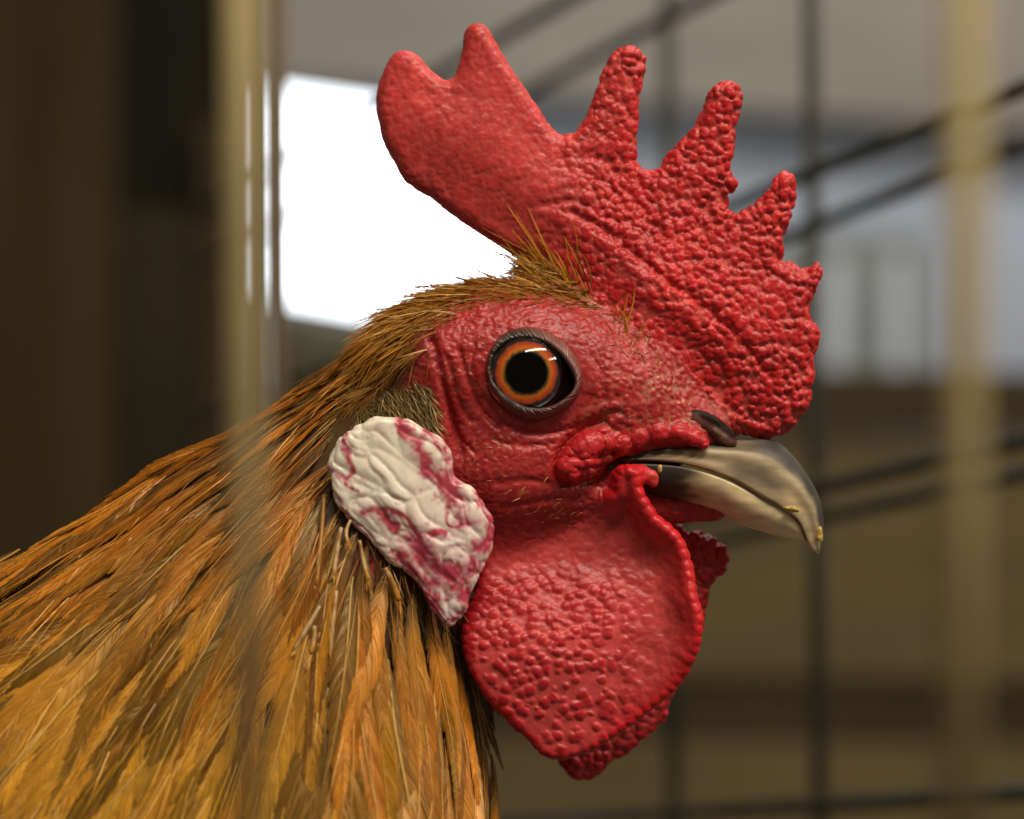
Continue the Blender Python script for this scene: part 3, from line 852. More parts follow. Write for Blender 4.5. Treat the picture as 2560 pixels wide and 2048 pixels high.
nt.links.new(nz.outputs['Fac'], rp.inputs['Fac']); nt.links.new(rp.outputs['Color'], p.inputs['Base Color']); p.inputs['Roughness'].default_value = 0.25
EYc = -128.0
TT, PP = np.meshgrid(np.linspace(0, np.pi, 30), np.linspace(0, 2 * np.pi, 60, endpoint=False), indexing='ij')
BP = np.stack([1332 + 122 * np.sin(TT) * np.cos(PP), EYc - 74 * np.cos(TT), 945 + 110 * np.sin(TT) * np.sin(PP)], -1).reshape(-1, 3)
F = [(i * 60 + k, i * 60 + (k + 1) % 60, (i + 1) * 60 + (k + 1) % 60, (i + 1) * 60 + k) for i in range(29) for k in range(60)]
eye = make('eye', W(BP), F, m_ball, rooster); eye['label'] = 'round amber eye with wide black pupil'
P, F, rr_, ph_ = disc(50, 78, 96, 18, lambda r: -214 + 0.16 * (r - 50))
nrad = fbm(np.stack([np.cos(ph_) * 60, rr_ * 0.25, np.sin(ph_) * 60], -1), 9, 801, 3)
q = (rr_ - 50) / 28 + 0.16 * nrad
ic = mixc(np.array([0.34, 0.12, 0.006]), np.array([0.58, 0.12, 0.003]), sstep(0.0, 0.45, q)[:, None])
ic = mixc(ic, np.array([0.44, 0.040, 0.002]), sstep(0.35, 0.75, q)[:, None])
ic = mixc(ic, np.array([0.02, 0.010, 0.005]), sstep(0.76, 0.96, q)[:, None])
ic = mixc(ic, np.array([0.03, 0.022, 0.008]), sstep(0.30, 0.06, q)[:, None])
M_iris = attr_mat('iris', 0.5, spec=0.3, var=0.1, vscale=1500)
iris = make('iris', W(P), F, M_iris, eye, {'col': ic}); 
P, F, rr_, ph_ = disc(0.5, 53, 64, 8, lambda r: -213.5 + 0.0 * r)
M_pupil = flat_mat('pupil', (0.001, 0.001, 0.0012), 0.6, 0.0)
pupil = make('pupil', W(P), F, M_pupil, eye)
m_cor, nt, p, out = mat_new('cornea')
nt.nodes.remove(p)
fr = N(nt, 'ShaderNodeFresnel'); fr.inputs['IOR'].default_value = 1.36
tr = N(nt, 'ShaderNodeBsdfTransparent'); gl = N(nt, 'ShaderNodeBsdfGlossy'); gl.inputs['Roughness'].default_value = 0.015
nzc = N(nt, 'ShaderNodeTexNoise'); nzc.inputs['Scale'].default_value = 400
bc = N(nt, 'ShaderNodeBump'); bc.inputs['Strength'].default_value = 0.02; bc.inputs['Distance'].default_value = 0.0001
nt.links.new(nzc.outputs['Fac'], bc.inputs['Height']); nt.links.new(bc.outputs['Normal'], gl.inputs['Normal'])
ms = N(nt, 'ShaderNodeMixShader')
nt.links.new(fr.outputs[0], ms.inputs[0]); nt.links.new(tr.outputs[0], ms.inputs[1]); nt.links.new(gl.outputs[0], ms.inputs[2]); nt.links.new(ms.outputs[0], out.inputs['Surface'])
Rc = 118.0
P, F, rr_, ph_ = disc(0.5, 97, 72, 24, lambda r: -243 + (Rc - np.sqrt(Rc * Rc - r * r)))
cornea = make('cornea', W(P), F, m_cor, eye)

inner = CE([(395,850),(420,680),(520,540),(660,460),(820,440),(980,460),(1130,530),(1260,640),(1370,790),(1440,930),(1452,1030),(1400,1130),(1290,1220),(1150,1290),(1000,1315),(850,1290),(700,1220),(570,1130),(460,1020),(405,930)])
outer = CE([(325,870),(350,640),(430,470),(560,350),(700,290),(860,270),(1030,295),(1200,370),(1360,490),(1480,640),(1555,820),(1570,980),(1530,1130),(1430,1270),(1280,1390),(1100,1480),(920,1510),(740,1460),(560,1330),(390,1110)])
ke = (DP - 210) / DP
IN = cr(scaleout(inner, ke), 16); OU = cr(scaleout(outer, ke * 0.0 + ke), 16)
nl = len(IN); mv = 12
vv = np.linspace(0, 1, mv)
arc = np.concatenate([[0], np.cumsum(np.linalg.norm(np.diff(OU, axis=0), axis=1))])
wd = np.linalg.norm(OU - IN, axis=1)
_rl = np.random.default_rng(55); _k = np.interp(np.arange(nl), np.linspace(0, nl, 60), _rl.normal(0, 1.0, 60)); _am = np.interp(np.arange(nl), np.linspace(0, nl, 40), _rl.uniform(0.35, 1.0, 40))
rib = np.abs(np.sin(np.pi * arc / 10.5 + 0.9 * _k)) * _am
LP = []; lcol = []
fy = face_y(OU[:, 0], OU[:, 1])
for k in range(nl):
    n_up = sstep(1000, 860, OU[k, 1])
    for j, t_ in enumerate(vv):
        pt = IN[k] * (1 - t_) + OU[k] * t_
        yb = (-203.0) * (1 - t_) + (fy[k] + 8) * t_
        bul = (9 + 0.30 * wd[k]) * math.sin(np.pi * min(1, t_ * 1.0)) ** 0.7
        rb = 6.5 * (rib[k] - 0.4) * math.sin(np.pi * t_) * (1.0 if t_ < 0.75 else 0.5)
        nn_ = float(vnoise(np.array([[pt[0], 0, pt[1]]]), 11, 91)[0]) * 2.0 * math.sin(np.pi * t_)
        LP.append((pt[0], yb - bul - rb - nn_ + 10 * (t_ > 0.97), pt[1]))
        pinkw = sstep(1290, 1400, pt[0]) * 0.8
        c = mixc(np.array([0.070, 0.044, 0.032]), np.array([0.30, 0.10, 0.08]), pinkw)
        c = mixc(c, np.array([0.20, 0.055, 0.045]), 0.85 * (1 - n_up) * sstep(0.3, 0.6, t_))
        c = mixc(c, np.array([0.42, 0.34, 0.28]), 0.65 * rib[k] ** 3 * math.exp(-((t_ - (0.55 if n_up > .5 else 0.28)) / 0.22) ** 2))  # pale crests painted on so the ribs catch more light
        c = c * (0.55 + 0.45 * rib[k])  # grooves between the ribs darkened in the colour as shade
        c = mixc(c, np.array([0.012, 0.008, 0.006]), sstep(0.22, 0.05, t_) * 0.95)
        c = mixc(c, np.array([0.20, 0.018, 0.017]), sstep(0.70, 1.0, t_) * 0.85)
        lcol.append(c)
F = [(k * mv + j, ((k + 1) % nl) * mv + j, ((k + 1) % nl) * mv + j + 1, k * mv + j + 1) for k in range(nl) for j in range(mv - 1)]
lid = make('eyelid', W(np.array(LP)), F, M_lid, eye, {'col': np.array(lcol)}); lid['label'] = 'ribbed grey and pink eyelid ring'

# ================================================================== plumage
root_poly = cr([(1010,800),(960,880),(905,960),(860,1010),(840,1100),(870,1250),(960,1370),(1080,1480),(1150,1560),(1190,1750),(1240,2100),(-220,2100),
 (-220,1520),(0,1400),(180,1290),(420,1160),(600,1055),(740,975),(830,900),(910,845)], 3)
FC = np.array([960.0, 900.0])
FLOW = np.array([(1000,850,-.85,.5),(880,930,-.82,.57),(740,1000,-.85,.5),(500,1130,-.88,.47),(200,1300,-.86,.5),(0,1450,-.85,.5),(800,1130,-.70,.71),(600,1290,-.76,.65),
 (300,1480,-.76,.65),(100,1650,-.74,.67),(830,1350,-.38,.92),(650,1550,-.46,.89),(380,1620,-.55,.83),(200,1850,-.5,.86),(500,1850,-.38,.92),(950,1500,.02,1),(900,1700,-.1,1),
 (1050,1600,.22,.97),(1130,1750,.18,.98),(720,1900,-.24,.97),(1000,1900,.06,1),(860,1050,-.74,.67)], float)
def flow(px, py):
    w = 1.0 / ((FLOW[:, 0] - px) ** 2 + (FLOW[:, 1] - py) ** 2 + 60.0 ** 2) ** 1.5
    v = (FLOW[:, 2:] * w[:, None]).sum(0)
    return v / np.linalg.norm(v)
def ny(px, py): return float(neck_y(np.array([px], float), np.array([py], float))[0])

def feather_mesh(root, length, width, color, tipc, basec, seed, ang0=0.0, lift=24.0, o0=2.0, nstep=22, spread=0.62, yfun=None, flowf=None, spacing=4.2, sag=0.25, fluff=0.18):
    r = np.random.default_rng(seed)
    yfun = yfun or ny; flowf = flowf or flow
    p = np.array(root, float); st = length / nstep
    pts = []; ca_, sa_ = math.cos(ang0), math.sin(ang0); bend = r.normal(0, 0.10) / nstep; ba = 0
    for k in range(nstep + 1):
        t = k / nstep
        off = o0 + lift * (1 - (1 - min(1, t * 1.3)) ** 2)
        pts.append((p[0], yfun(p[0], p[1]) - off, p[1]))
        f = flowf(p[0], p[1]); ba += bend
        a = ang0 * (1 - 0.5 * t) + ba; c, s = math.cos(a), math.sin(a)
        f = np.array([c * f[0] - s * f[1], s * f[0] + c * f[1]])
        p = p + f * st
    pts = np.array(pts)
    # smooth the depth so that shafts stay springy
    for _ in range(4): pts[1:-1, 1] = 0.25 * pts[:-2, 1] + 0.5 * pts[1:-1, 1] + 0.25 * pts[2:, 1]
    pts = np.array([un(a, c, b) for a, b, c in pts])
    T = np.gradient(pts, axis=0); T /= np.linalg.norm(T, axis=1, keepdims=True)
    nrm = np.array([0.0, -1.0, 0.0]) + np.array([r.normal(0, 0.22), 0, r.normal(0, 0.15)])
    # lean the vane with the neck's roundness
    e = 30.0; gx_ = (yfun(root[0] + e, root[1]) - yfun(root[0] - e, root[1])) / (2 * e); gz_ = (yfun(root[0], root[1] + e) - yfun(root[0], root[1] - e)) / (2 * e)
    nrm = nrm + 0.6 * np.array([np.clip(gx_, -1.2, 1.2), 0, np.clip(gz_, -1.2, 1.2)])
    nrm /= np.linalg.norm(nrm)
    Sd = np.cross(T, nrm); Sd /= np.linalg.norm(Sd, axis=1, keepdims=True)
    Nn = np.cross(Sd, T)
    nb = int(length / spacing)
    V_ = []; C_ = []; F_ = []
    tcl = np.cumsum(r.normal(0, 0.35, nb)) * 0.12
    np_ = 5
    segs = np.linspace(0, 1, np_)
    allV, allC = [], []
    for side in (-1, 1):
        tt = (np.arange(nb) + r.uniform(0, 0.6)) / nb
        tt = np.clip(tt * 0.97, 0, 0.97)
        w = width * (np.clip(tt / 0.22, 0, 1) ** 0.6) * np.clip((1 - tt) / 0.70, 0, 1) ** 1.15
        w = w * (0.80 + 0.35 * r.random(nb))
        # clumps: barbs hang together in locks that part
        nl_ = max(3, int(nb / 13)); knots = r.normal(0, 1, nl_)
        lock = np.interp(np.linspace(0, nl_ - 1, nb), np.arange(nl_), knots)
        saw = (np.linspace(0, nl_ * 1.3, nb) % 1.0) - 0.5
        al = spread + 0.06 * lock + 0.11 * saw * (0.3 + tt) + r.normal(0, 0.02, nb)
        al = al + 0.5 * np.clip((fluff - tt) / max(fluff, 1e-3), 0, 1) * r.random(nb)
        Lb = w / np.maximum(np.sin(al), 0.25)
        B0 = np.stack([np.interp(tt * nstep, np.arange(nstep + 1), pts[:, k]) for k in range(3)], -1)
        Tb = np.stack([np.interp(tt * nstep, np.arange(nstep + 1), T[:, k]) for k in range(3)], -1)
        Sb = np.stack([np.interp(tt * nstep, np.arange(nstep + 1), Sd[:, k]) for k in range(3)], -1) * side
        Nb = np.stack([np.interp(tt * nstep, np.arange(nstep + 1), Nn[:, k]) for k in range(3)], -1)
        u = segs[None, :, None]
        a2 = al[:, None, None] * (1 - 0.45 * u)                      # barbs bend towards the tip
        pos = B0[:, None] + Lb[:, None, None] * u * (np.cos(a2) * Tb[:, None] + np.sin(a2) * Sb[:, None])
        pos = pos - Nb[:, None] * (sag * w[:, None, None] * u ** 2) + Nb[:, None] * (r.normal(0, 0.5, nb)[:, None, None] * u)
        dirv = np.cos(a2) * Tb[:, None] + np.sin(a2) * Sb[:, None]
        wid = np.cross(np.broadcast_to(Nb[:, None], dirv.shape), dirv)
        wid = wid + 0.16 * Nb[:, None] * r.normal(0, 1, nb)[:, None, None]
        hw = (spacing * 0.62) * (1 - 0.72 * segs ** 2)[None, :, None]
        A = pos + wid * hw; B = pos - wid * hw
        ab = np.stack([A, B], 2)                                      # nb,np,2,3
        k0 = sum(len(x) for x in allV)
        allV.append(ab.reshape(-1, 3))
        sh = (0.72 + 0.50 * r.random(nb)) * (1 + 0.10 * lock)
        c = np.array(color)[None, None] * sh[:, None, None]
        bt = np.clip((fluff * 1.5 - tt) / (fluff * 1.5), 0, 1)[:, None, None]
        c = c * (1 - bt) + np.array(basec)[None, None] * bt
        tp = (sstep(0.55, 1.0, tt)[:, None, None] * 0.6 + 0.35 * (segs ** 2)[None, :, None])
        c = c * (1 - tp) + (np.array(tipc)[None, None] * sh[:, None, None]) * tp
        allC.append(np.repeat(c[:, :, None], 2, 2).reshape(-1, 3))
        ii = k0 + (np.arange(nb)[:, None] * np_ + np.arange(np_ - 1)[None]) * 2
        F_.append(np.stack([ii, ii + 1, ii + 3, ii + 2], -1).reshape(-1, 4))
    # shaft
    k0 = sum(len(x) for x in allV)
    _pl = r.random() > 0.62
    sr = (0.8 + 0.045 * width) * (r.uniform(1.0, 1.7) if _pl else r.uniform(0.4, 0.9)) * (1 - 0.85 * np.linspace(0, 1, nstep + 1)) + 0.35
    th_ = np.array([0, 2.1, 4.2])
    ring = pts[:, None] + Nn[:, None] * 1.0 + sr[:, None, None] * (np.cos(th_)[None, :, None] * Sd[:, None] + np.sin(th_)[None, :, None] * Nn[:, None])
    allV.append(ring.reshape(-1, 3))
    shc = mixc(np.array(tipc) * 1.1, np.array([0.56, 0.34, 0.09]), 0.7 * _pl)
    allC.append(np.tile(shc, (len(ring) * 3, 1)))
    a = (np.arange(nstep)[:, None] * 3 + np.arange(3)[None]); b = (np.arange(nstep)[:, None] * 3 + (np.arange(3)[None] + 1) % 3)
    F_.append((k0 + np.stack([a, b, b + 3, a + 3], -1)).reshape(-1, 4))
    return np.concatenate(allV), np.concatenate(F_), np.concatenate(allC)

# roots by dart throwing, dense near the head
rr = np.random.default_rng(21)
xy = np.stack([rr.uniform(-220, 1230, 14000), rr.uniform(790, 2100, 14000)], -1)
ins, _ = polysd(root_poly, xy[:, 0], xy[:, 1])
xy = xy[ins > 0]
roots = []
for q in xy:
    rad = np.linalg.norm(q - FC)
    sp = 19 + 0.042 * rad
    if all((q[0] - a[0]) ** 2 + (q[1] - a[1]) ** 2 > sp * sp for a in roots): roots.append(q)
roots = [q for q in roots if q[1] < 1960 and q[0] > -180]
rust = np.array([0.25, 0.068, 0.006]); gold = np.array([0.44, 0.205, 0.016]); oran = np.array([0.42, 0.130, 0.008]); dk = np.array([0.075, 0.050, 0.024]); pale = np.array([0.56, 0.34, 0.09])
extraV, extraF, extraC = [], [], []
nfe = 0
order = np.random.default_rng(3).permutation(len(roots))
print('feathers', len(roots), 'verts', len(V))
for n_ in order:
    q = roots[n_]
    r1 = np.random.default_rng(1000 + n_)
    rad = np.linalg.norm(q - FC)
    L_ = np.clip(170 + 0.85 * rad, 170, 880) * r1.uniform(0.8, 1.2)
    w_ = np.clip(14 + 0.085 * rad, 17, 92) * r1.uniform(0.65, 1.2)
    dq = float(samp(d_neck, np.array([q[0]]), np.array([q[1]]))[0])
    w_ *= 0.97 * (0.5 + 0.5 * float(sstep(20, 220, np.array(dq))))
    L_ *= 0.75 + 0.25 * float(sstep(20, 220, np.array(dq)))
    gfrac = np.clip((q[1] - 1100) / 600, 0, 1) * np.clip((1200 - q[0]) / 450, 0.1, 1)
    c = mixc(mixc(rust, oran, r1.random()), gold, np.clip(gfrac * 1.0 + r1.normal(0, 0.18), 0, 1)) * r1.choice([0.32, 0.55, 0.8, 0.95, 1.1, 1.35])
    tc_ = mixc(c * 1.3, pale, 0.12 + 0.6 * r1.random() ** 2 * gfrac)
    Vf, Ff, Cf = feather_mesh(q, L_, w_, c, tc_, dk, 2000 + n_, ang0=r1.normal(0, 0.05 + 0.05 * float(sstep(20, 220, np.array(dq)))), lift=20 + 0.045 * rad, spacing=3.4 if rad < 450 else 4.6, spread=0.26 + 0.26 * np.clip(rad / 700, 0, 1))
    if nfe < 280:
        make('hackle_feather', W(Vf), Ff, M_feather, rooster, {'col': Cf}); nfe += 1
    else:
        k0 = sum(len(x) for x in extraV); extraV.append(Vf); extraF.append(Ff + k0); extraC.append(Cf)
# feathers of the far side of the throat, seen past the near ones
def ny_far(px, py): return 60.0 + 0.05 * (py - 1500) + 0.35 * max(0, px - 1180)
def fl_far(px, py): return np.array([0.14 + 0.0004 * (1900 - py), 1.0]) / 1.01
for n_ in range(34):
    r1 = np.random.default_rng(5000 + n_)
    q = (r1.uniform(1090, 1185), r1.uniform(1430, 1850))
    c = mixc(np.array([0.045, 0.026, 0.012]), np.array([0.22, 0.08, 0.014]), r1.random() ** 1.5)  # dark colours put the far side's shade into these feathers
    Vf, Ff, Cf = feather_mesh(q, r1.uniform(220, 380), r1.uniform(18, 34), c, c * 1.3, dk, 6000 + n_, ang0=r1.normal(0, 0.10), lift=-20 + 40 * r1.random(), yfun=ny_far, flowf=fl_far, spread=0.34)
    k0 = sum(len(x) for x in extraV); extraV.append(Vf); extraF.append(Ff + k0); extraC.append(Cf)
if extraV:
    o = make('neck_feathers', W(np.concatenate(extraV)), np.concatenate(extraF), M_feather, rooster, {'col': np.concatenate(extraC)})
    tag(o, 'remaining neck feathers, those under the throat coloured dark for shade', kind='stuff')

# fine silky filaments that lie over the hackles
rs = np.random.default_rng(77)
xy = np.stack([rs.uniform(-150, 1190, 5200), rs.uniform(830, 1980, 5200)], -1)
ins, _ = polysd(root_poly, xy[:, 0], xy[:, 1]); xy = xy[ins > 8]; _rd = np.linalg.norm(xy - FC, axis=1); xy = xy[rs.random(len(xy)) < 0.10 + 0.34 * sstep(620, 200, _rd)]
sv, sc_, sf = [], [], []
for n_, q in enumerate(xy):
    rad = np.linalg.norm(q - FC); p = q.copy(); L_ = rs.uniform(0.35, 0.9) * np.clip(130 + 0.5 * rad, 130, 460); npt = 9
    o0 = rs.uniform(20, 34) + 0.035 * rad; pts = []; a_ = rs.normal(0, 0.09)
    for k in range(npt):
        t = k / (npt - 1)
        pts.append(un(p[0], p[1], ny(p[0], p[1]) - o0 * (0.35 + 0.9 * min(1, t * 1.4))))
        f = flow(p[0], p[1]); c, s_ = math.cos(a_), math.sin(a_); a_ += rs.normal(0, 0.025)
        p = p + np.array([c * f[0] - s_ * f[1], s_ * f[0] + c * f[1]]) * (L_ / (npt - 1))
    pts = np.array(pts); d = np.gradient(pts, axis=0); sd = np.cross(d, np.array([rs.normal(0, .4), -1, rs.normal(0, .4)])); sd /= np.linalg.norm(sd, axis=1, keepdims=True) + 1e-9
    t = np.linspace(0, 1, npt); hw = rs.uniform(0.5, 1.2) * np.sin(np.pi * (0.08 + 0.9 * t)) ** 0.7
    k0 = len(sv) * npt * 2
    sv.append(np.stack([pts + sd * hw[:, None], pts - sd * hw[:, None]], 1).reshape(-1, 3))
    g = np.clip((q[1] - 1100) / 600, 0, 1) * np.clip((1200 - q[0]) / 450, 0.1, 1)
    c = mixc(mixc(rust, oran, rs.random()), gold, g) * rs.choice([0.5, 0.9, 1.2, 1.5])
    sc_.append(np.tile(c, (npt * 2, 1)))
    ii = k0 + np.arange(npt - 1) * 2
    sf.append(np.stack([ii, ii + 1, ii + 3, ii + 2], -1))
o = make('feather_filaments', W(np.concatenate(sv)), np.concatenate(sf), M_feather, rooster, {'col': np.concatenate(sc_)})
tag(o, 'fine loose filaments over the neck feathers', kind='stuff')

# ---------------- hair-like bristles: grown from the skin itself
def strands(rootsP, dirs, lens, curls, widths, cols, tips, seed, name, label, npt=6):
    r = np.random.default_rng(seed)
    n = len(rootsP); t = np.linspace(0, 1, npt)
    P = rootsP[:, None] + dirs[:, None] * (lens[:, None] * t[None])[..., None] + curls[:, None] * (lens[:, None] * t[None] ** 2)[..., None]
    d = np.gradient(P, axis=1); d /= np.linalg.norm(d, axis=2, keepdims=True) + 1e-9
    side = np.cross(d, np.array([0.0, -1.0, 0.0])[None, None] + r.normal(0, 0.35, (n, 1, 3)))
    side /= np.linalg.norm(side, axis=2, keepdims=True) + 1e-9
    hw = (widths[:, None] * (1 - 0.85 * t[None] ** 1.5) * 0.5)[..., None]
    ab = np.stack([P + side * hw, P - side * hw], 2).reshape(-1, 3)
    c = cols[:, None] * (1 - t[None, :, None]) + tips[:, None] * t[None, :, None]
    c = np.repeat(c[:, :, None], 2, 2).reshape(-1, 3)
    ii = (np.arange(n)[:, None] * npt + np.arange(npt - 1)[None]) * 2
    F = np.stack([ii, ii + 1, ii + 3, ii + 2], -1).reshape(-1, 4)
    o = make(name, W(ab), F, M_feather, rooster, {'col': c})
    tag(o, label, kind='stuff'); return o
NV2 = vnormals(V, Q)
headv = np.nonzero((lab == 0) & (V[:, 0] > 850) & (V[:, 0] < 1800) & (V[:, 2] < 1400))[0]
def pick(poly, n, seed, near_only=False, pool=headv):
    d, _ = polysd(poly, V[pool, 0], V[pool, 2])
    ok = pool[(d > 45 * np.random.default_rng(seed + 900).random(len(pool)) ** 1.5 * (V[pool, 2] > 700)) & ((V[pool, 1] < -20) if near_only else (V[pool, 1] < 90))]
    return np.random.default_rng(seed).choice(ok, n)
def grow(idx, dir2, lens, lift, jitter, curl, wid, c0, c1, seed, name, label):
    r = np.random.default_rng(seed); n = len(idx)
    P = V[idx]; Nn = NV2[idx]
    d2 = dir2(P) if callable(dir2) else np.tile(np.array(dir2, float), (n, 1))
    d = np.stack([d2[:, 0], np.zeros(n), d2[:, 1]], -1) + r.normal(0, jitter, (n, 3))
    d -= Nn * np.sum(d * Nn, 1, keepdims=True)
    d /= np.linalg.norm(d, axis=1, keepdims=True) + 1e-9
    d = d + Nn * r.uniform(0.5, 1.4, (n, 1)) * lift; d /= np.linalg.norm(d, axis=1, keepdims=True)
    cu_ = -Nn * lift * 0.55 + np.array(curl)[None] * r.uniform(0.3, 1.2, (n, 1)) + r.normal(0, 0.10, (n, 3))
    ln = r.uniform(lens[0], lens[1], n)
    k = r.random((n, 1)); sh = r.uniform(0.65, 1.3, (n, 1))
    return strands(P - Nn * 2, d, ln, cu_, r.uniform(0.7, 1.3, n) * wid, np.array(c0) * sh * np.ones((n, 3)), (np.array(c0) * (1 - k) + np.array(c1) * k) * sh, seed, name, label)
crown_poly = cr(C2([(740,60),(560,60),(420,80),(280,120),(150,200),(40,300),(-80,380),(-170,480),(-60,620),(60,540),(200,440),(330,345),(430,290),(560,222),(700,205),(860,200),(950,190),(900,120),(820,70)]), 3)
def crown_dir(P):
    a = sstep(1300, 950, P[:, 0])
    return np.stack([-0.95 + 0.15 * a, 0.10 + 0.62 * a], -1)
grow(pick(crown_poly, 2300, 31), crown_dir, (50, 150), 0.09, 0.13, (0, 0, 0.10), 3.2, (0.22, 0.070, 0.008), (0.58, 0.26, 0.03), 311, 'crown_feathers', 'short brown bristle feathers over the crown')
tuft_poly = cr(C1([(730,1180),(800,1150),(900,1190),(1000,1230),(1060,1300),(1140,1370),(1200,1420),(1250,1480),(1200,1560),(1120,1440),(1020,1370),(900,1330),(780,1300)]), 3)
def tuft_dir(P):
    a = sstep(1330, 1620, P[:, 0])
    return np.stack([-0.65 + 1.15 * a, -0.75 - 0.1 * a], -1)
anyv = np.nonzero((V[:, 0] > 1200) & (V[:, 0] < 1800) & (V[:, 2] > 550) & (V[:, 2] < 1100) & (V[:, 1] < -10))[0]
grow(pick(tuft_poly, 75, 33, True, anyv), tuft_dir, (70, 170), 0.36, 0.26, (-0.18, 0, -0.05), 4.4, (0.42, 0.16, 0.012), (0.66, 0.32, 0.035), 331, 'forehead_bristles', 'long golden bristles at the foot of the comb')
tuft2 = cr(C1([(720,1190),(900,1200),(1000,1270),(1090,1340),(1120,1420),(1000,1370),(880,1310),(760,1280)]), 3)
grow(pick(tuft2, 330, 34, True, anyv), lambda P: np.stack([-0.9 + 0 * P[:, 0], -0.10 + 0 * P[:, 0]], -1), (35, 85), 0.3, 0.22, (-0.1, 0, 0.05), 4.0, (0.26, 0.10, 0.014), (0.45, 0.22, 0.035), 341, 'brow_bristles', 'orange bristles along the brow')
edge_poly = cr(C2([(-60,640),(60,560),(200,460),(330,370),(430,320),(560,245),(700,232),(880,240),(1010,270),(1060,250),(950,150),(700,150),(500,200),(330,300),(100,440),(-100,560)]), 3)
grow(pick(edge_poly, 520, 38, True), crown_dir, (25, 85), 0.12, 0.2, (0, 0, 0.08), 2.6, (0.22, 0.075, 0.010), (0.46, 0.21, 0.03), 381, 'crown_edge_bristles', 'thin bristles where the crown feathers end on red skin')
lore_poly = cr(C2([(1060,250),(1200,230),(1320,330),(1340,520),(1260,560),(1180,460),(1080,350)]), 3)
grow(pick(lore_poly, 70, 39, True, anyv), lambda P: np.stack([0.25 + 0 * P[:, 0], -0.9 + 0 * P[:, 0]], -1), (22, 70), 0.25, 0.35, (0.1, 0, 0.1), 2.6, (0.20, 0.07, 0.010), (0.45, 0.20, 0.03), 391, 'lore_bristles', 'scattered bristles between the eye and the comb')
ear_poly = cr(C2([(30,640),(120,590),(220,555),(300,560),(340,640),(350,740),(330,800),(200,720),(60,720),(-20,700)]), 3)
grow(pick(ear_poly, 750, 35, True), lambda P: np.stack([0.55 + 0 * P[:, 0], 0.75 + 0 * P[:, 0]], -1), (30, 70), 0.35, 0.30, (-0.05, 0, 0.15), 3.4, (0.085, 0.050, 0.018), (0.30, 0.18, 0.06), 351, 'ear_tuft', 'dull brown tuft over the ear opening')
fringe = cr([(1110,860),(1010,900),(905,960),(850,1030),(905,1010),(960,980),(1000,930),(1060,890)], 3)
grow(pick(fringe, 420, 36, True), lambda P: np.stack([-0.8 + 0 * P[:, 0], 0.55 + 0 * P[:, 0]], -1), (40, 95), 0.25, 0.2, (0, 0, 0.1), 4.0, (0.20, 0.075, 0.014), (0.40, 0.19, 0.04), 361, 'cheek_bristles', 'fine orange bristles behind the red face')
under_poly = cr([(860,1060),(900,1010),(1000,1100),(1120,1250),(1180,1400),(1190,1560),(1180,1700),(1090,1560),(950,1450),(870,1280)], 3)
nkv = np.nonzero((lab == 0) & (V[:, 0] > 840) & (V[:, 0] < 1260) & (V[:, 2] > 980) & (V[:, 2] < 1760))[0]
grow(pick(under_poly, 900, 40, False, nkv), lambda P: np.stack([0.10 + 0 * P[:, 0], 1.0 + 0 * P[:, 0]], -1), (60, 150), 0.2, 0.22, (0, 0, 0.1), 3.6, (0.045, 0.028, 0.012), (0.20, 0.09, 0.018), 401, 'throat_down', 'dark brown down under the ear lobe')
face_poly = cr(C2([(420,860),(700,830),(900,1000),(1050,1080),(1000,1200),(700,1200),(600,1050)]), 3)
grow(pick(face_poly, 46, 37, True), lambda P: np.stack([-0.85 + 0 * P[:, 0], 0.35 + 0 * P[:, 0]], -1), (14, 32), 0.25, 0.3, (0, 0, 0.1), 1.8, (0.45, 0.20, 0.05), (0.55, 0.30, 0.09), 371, 'cheek_hairs', 'sparse golden hairs on the red cheek')

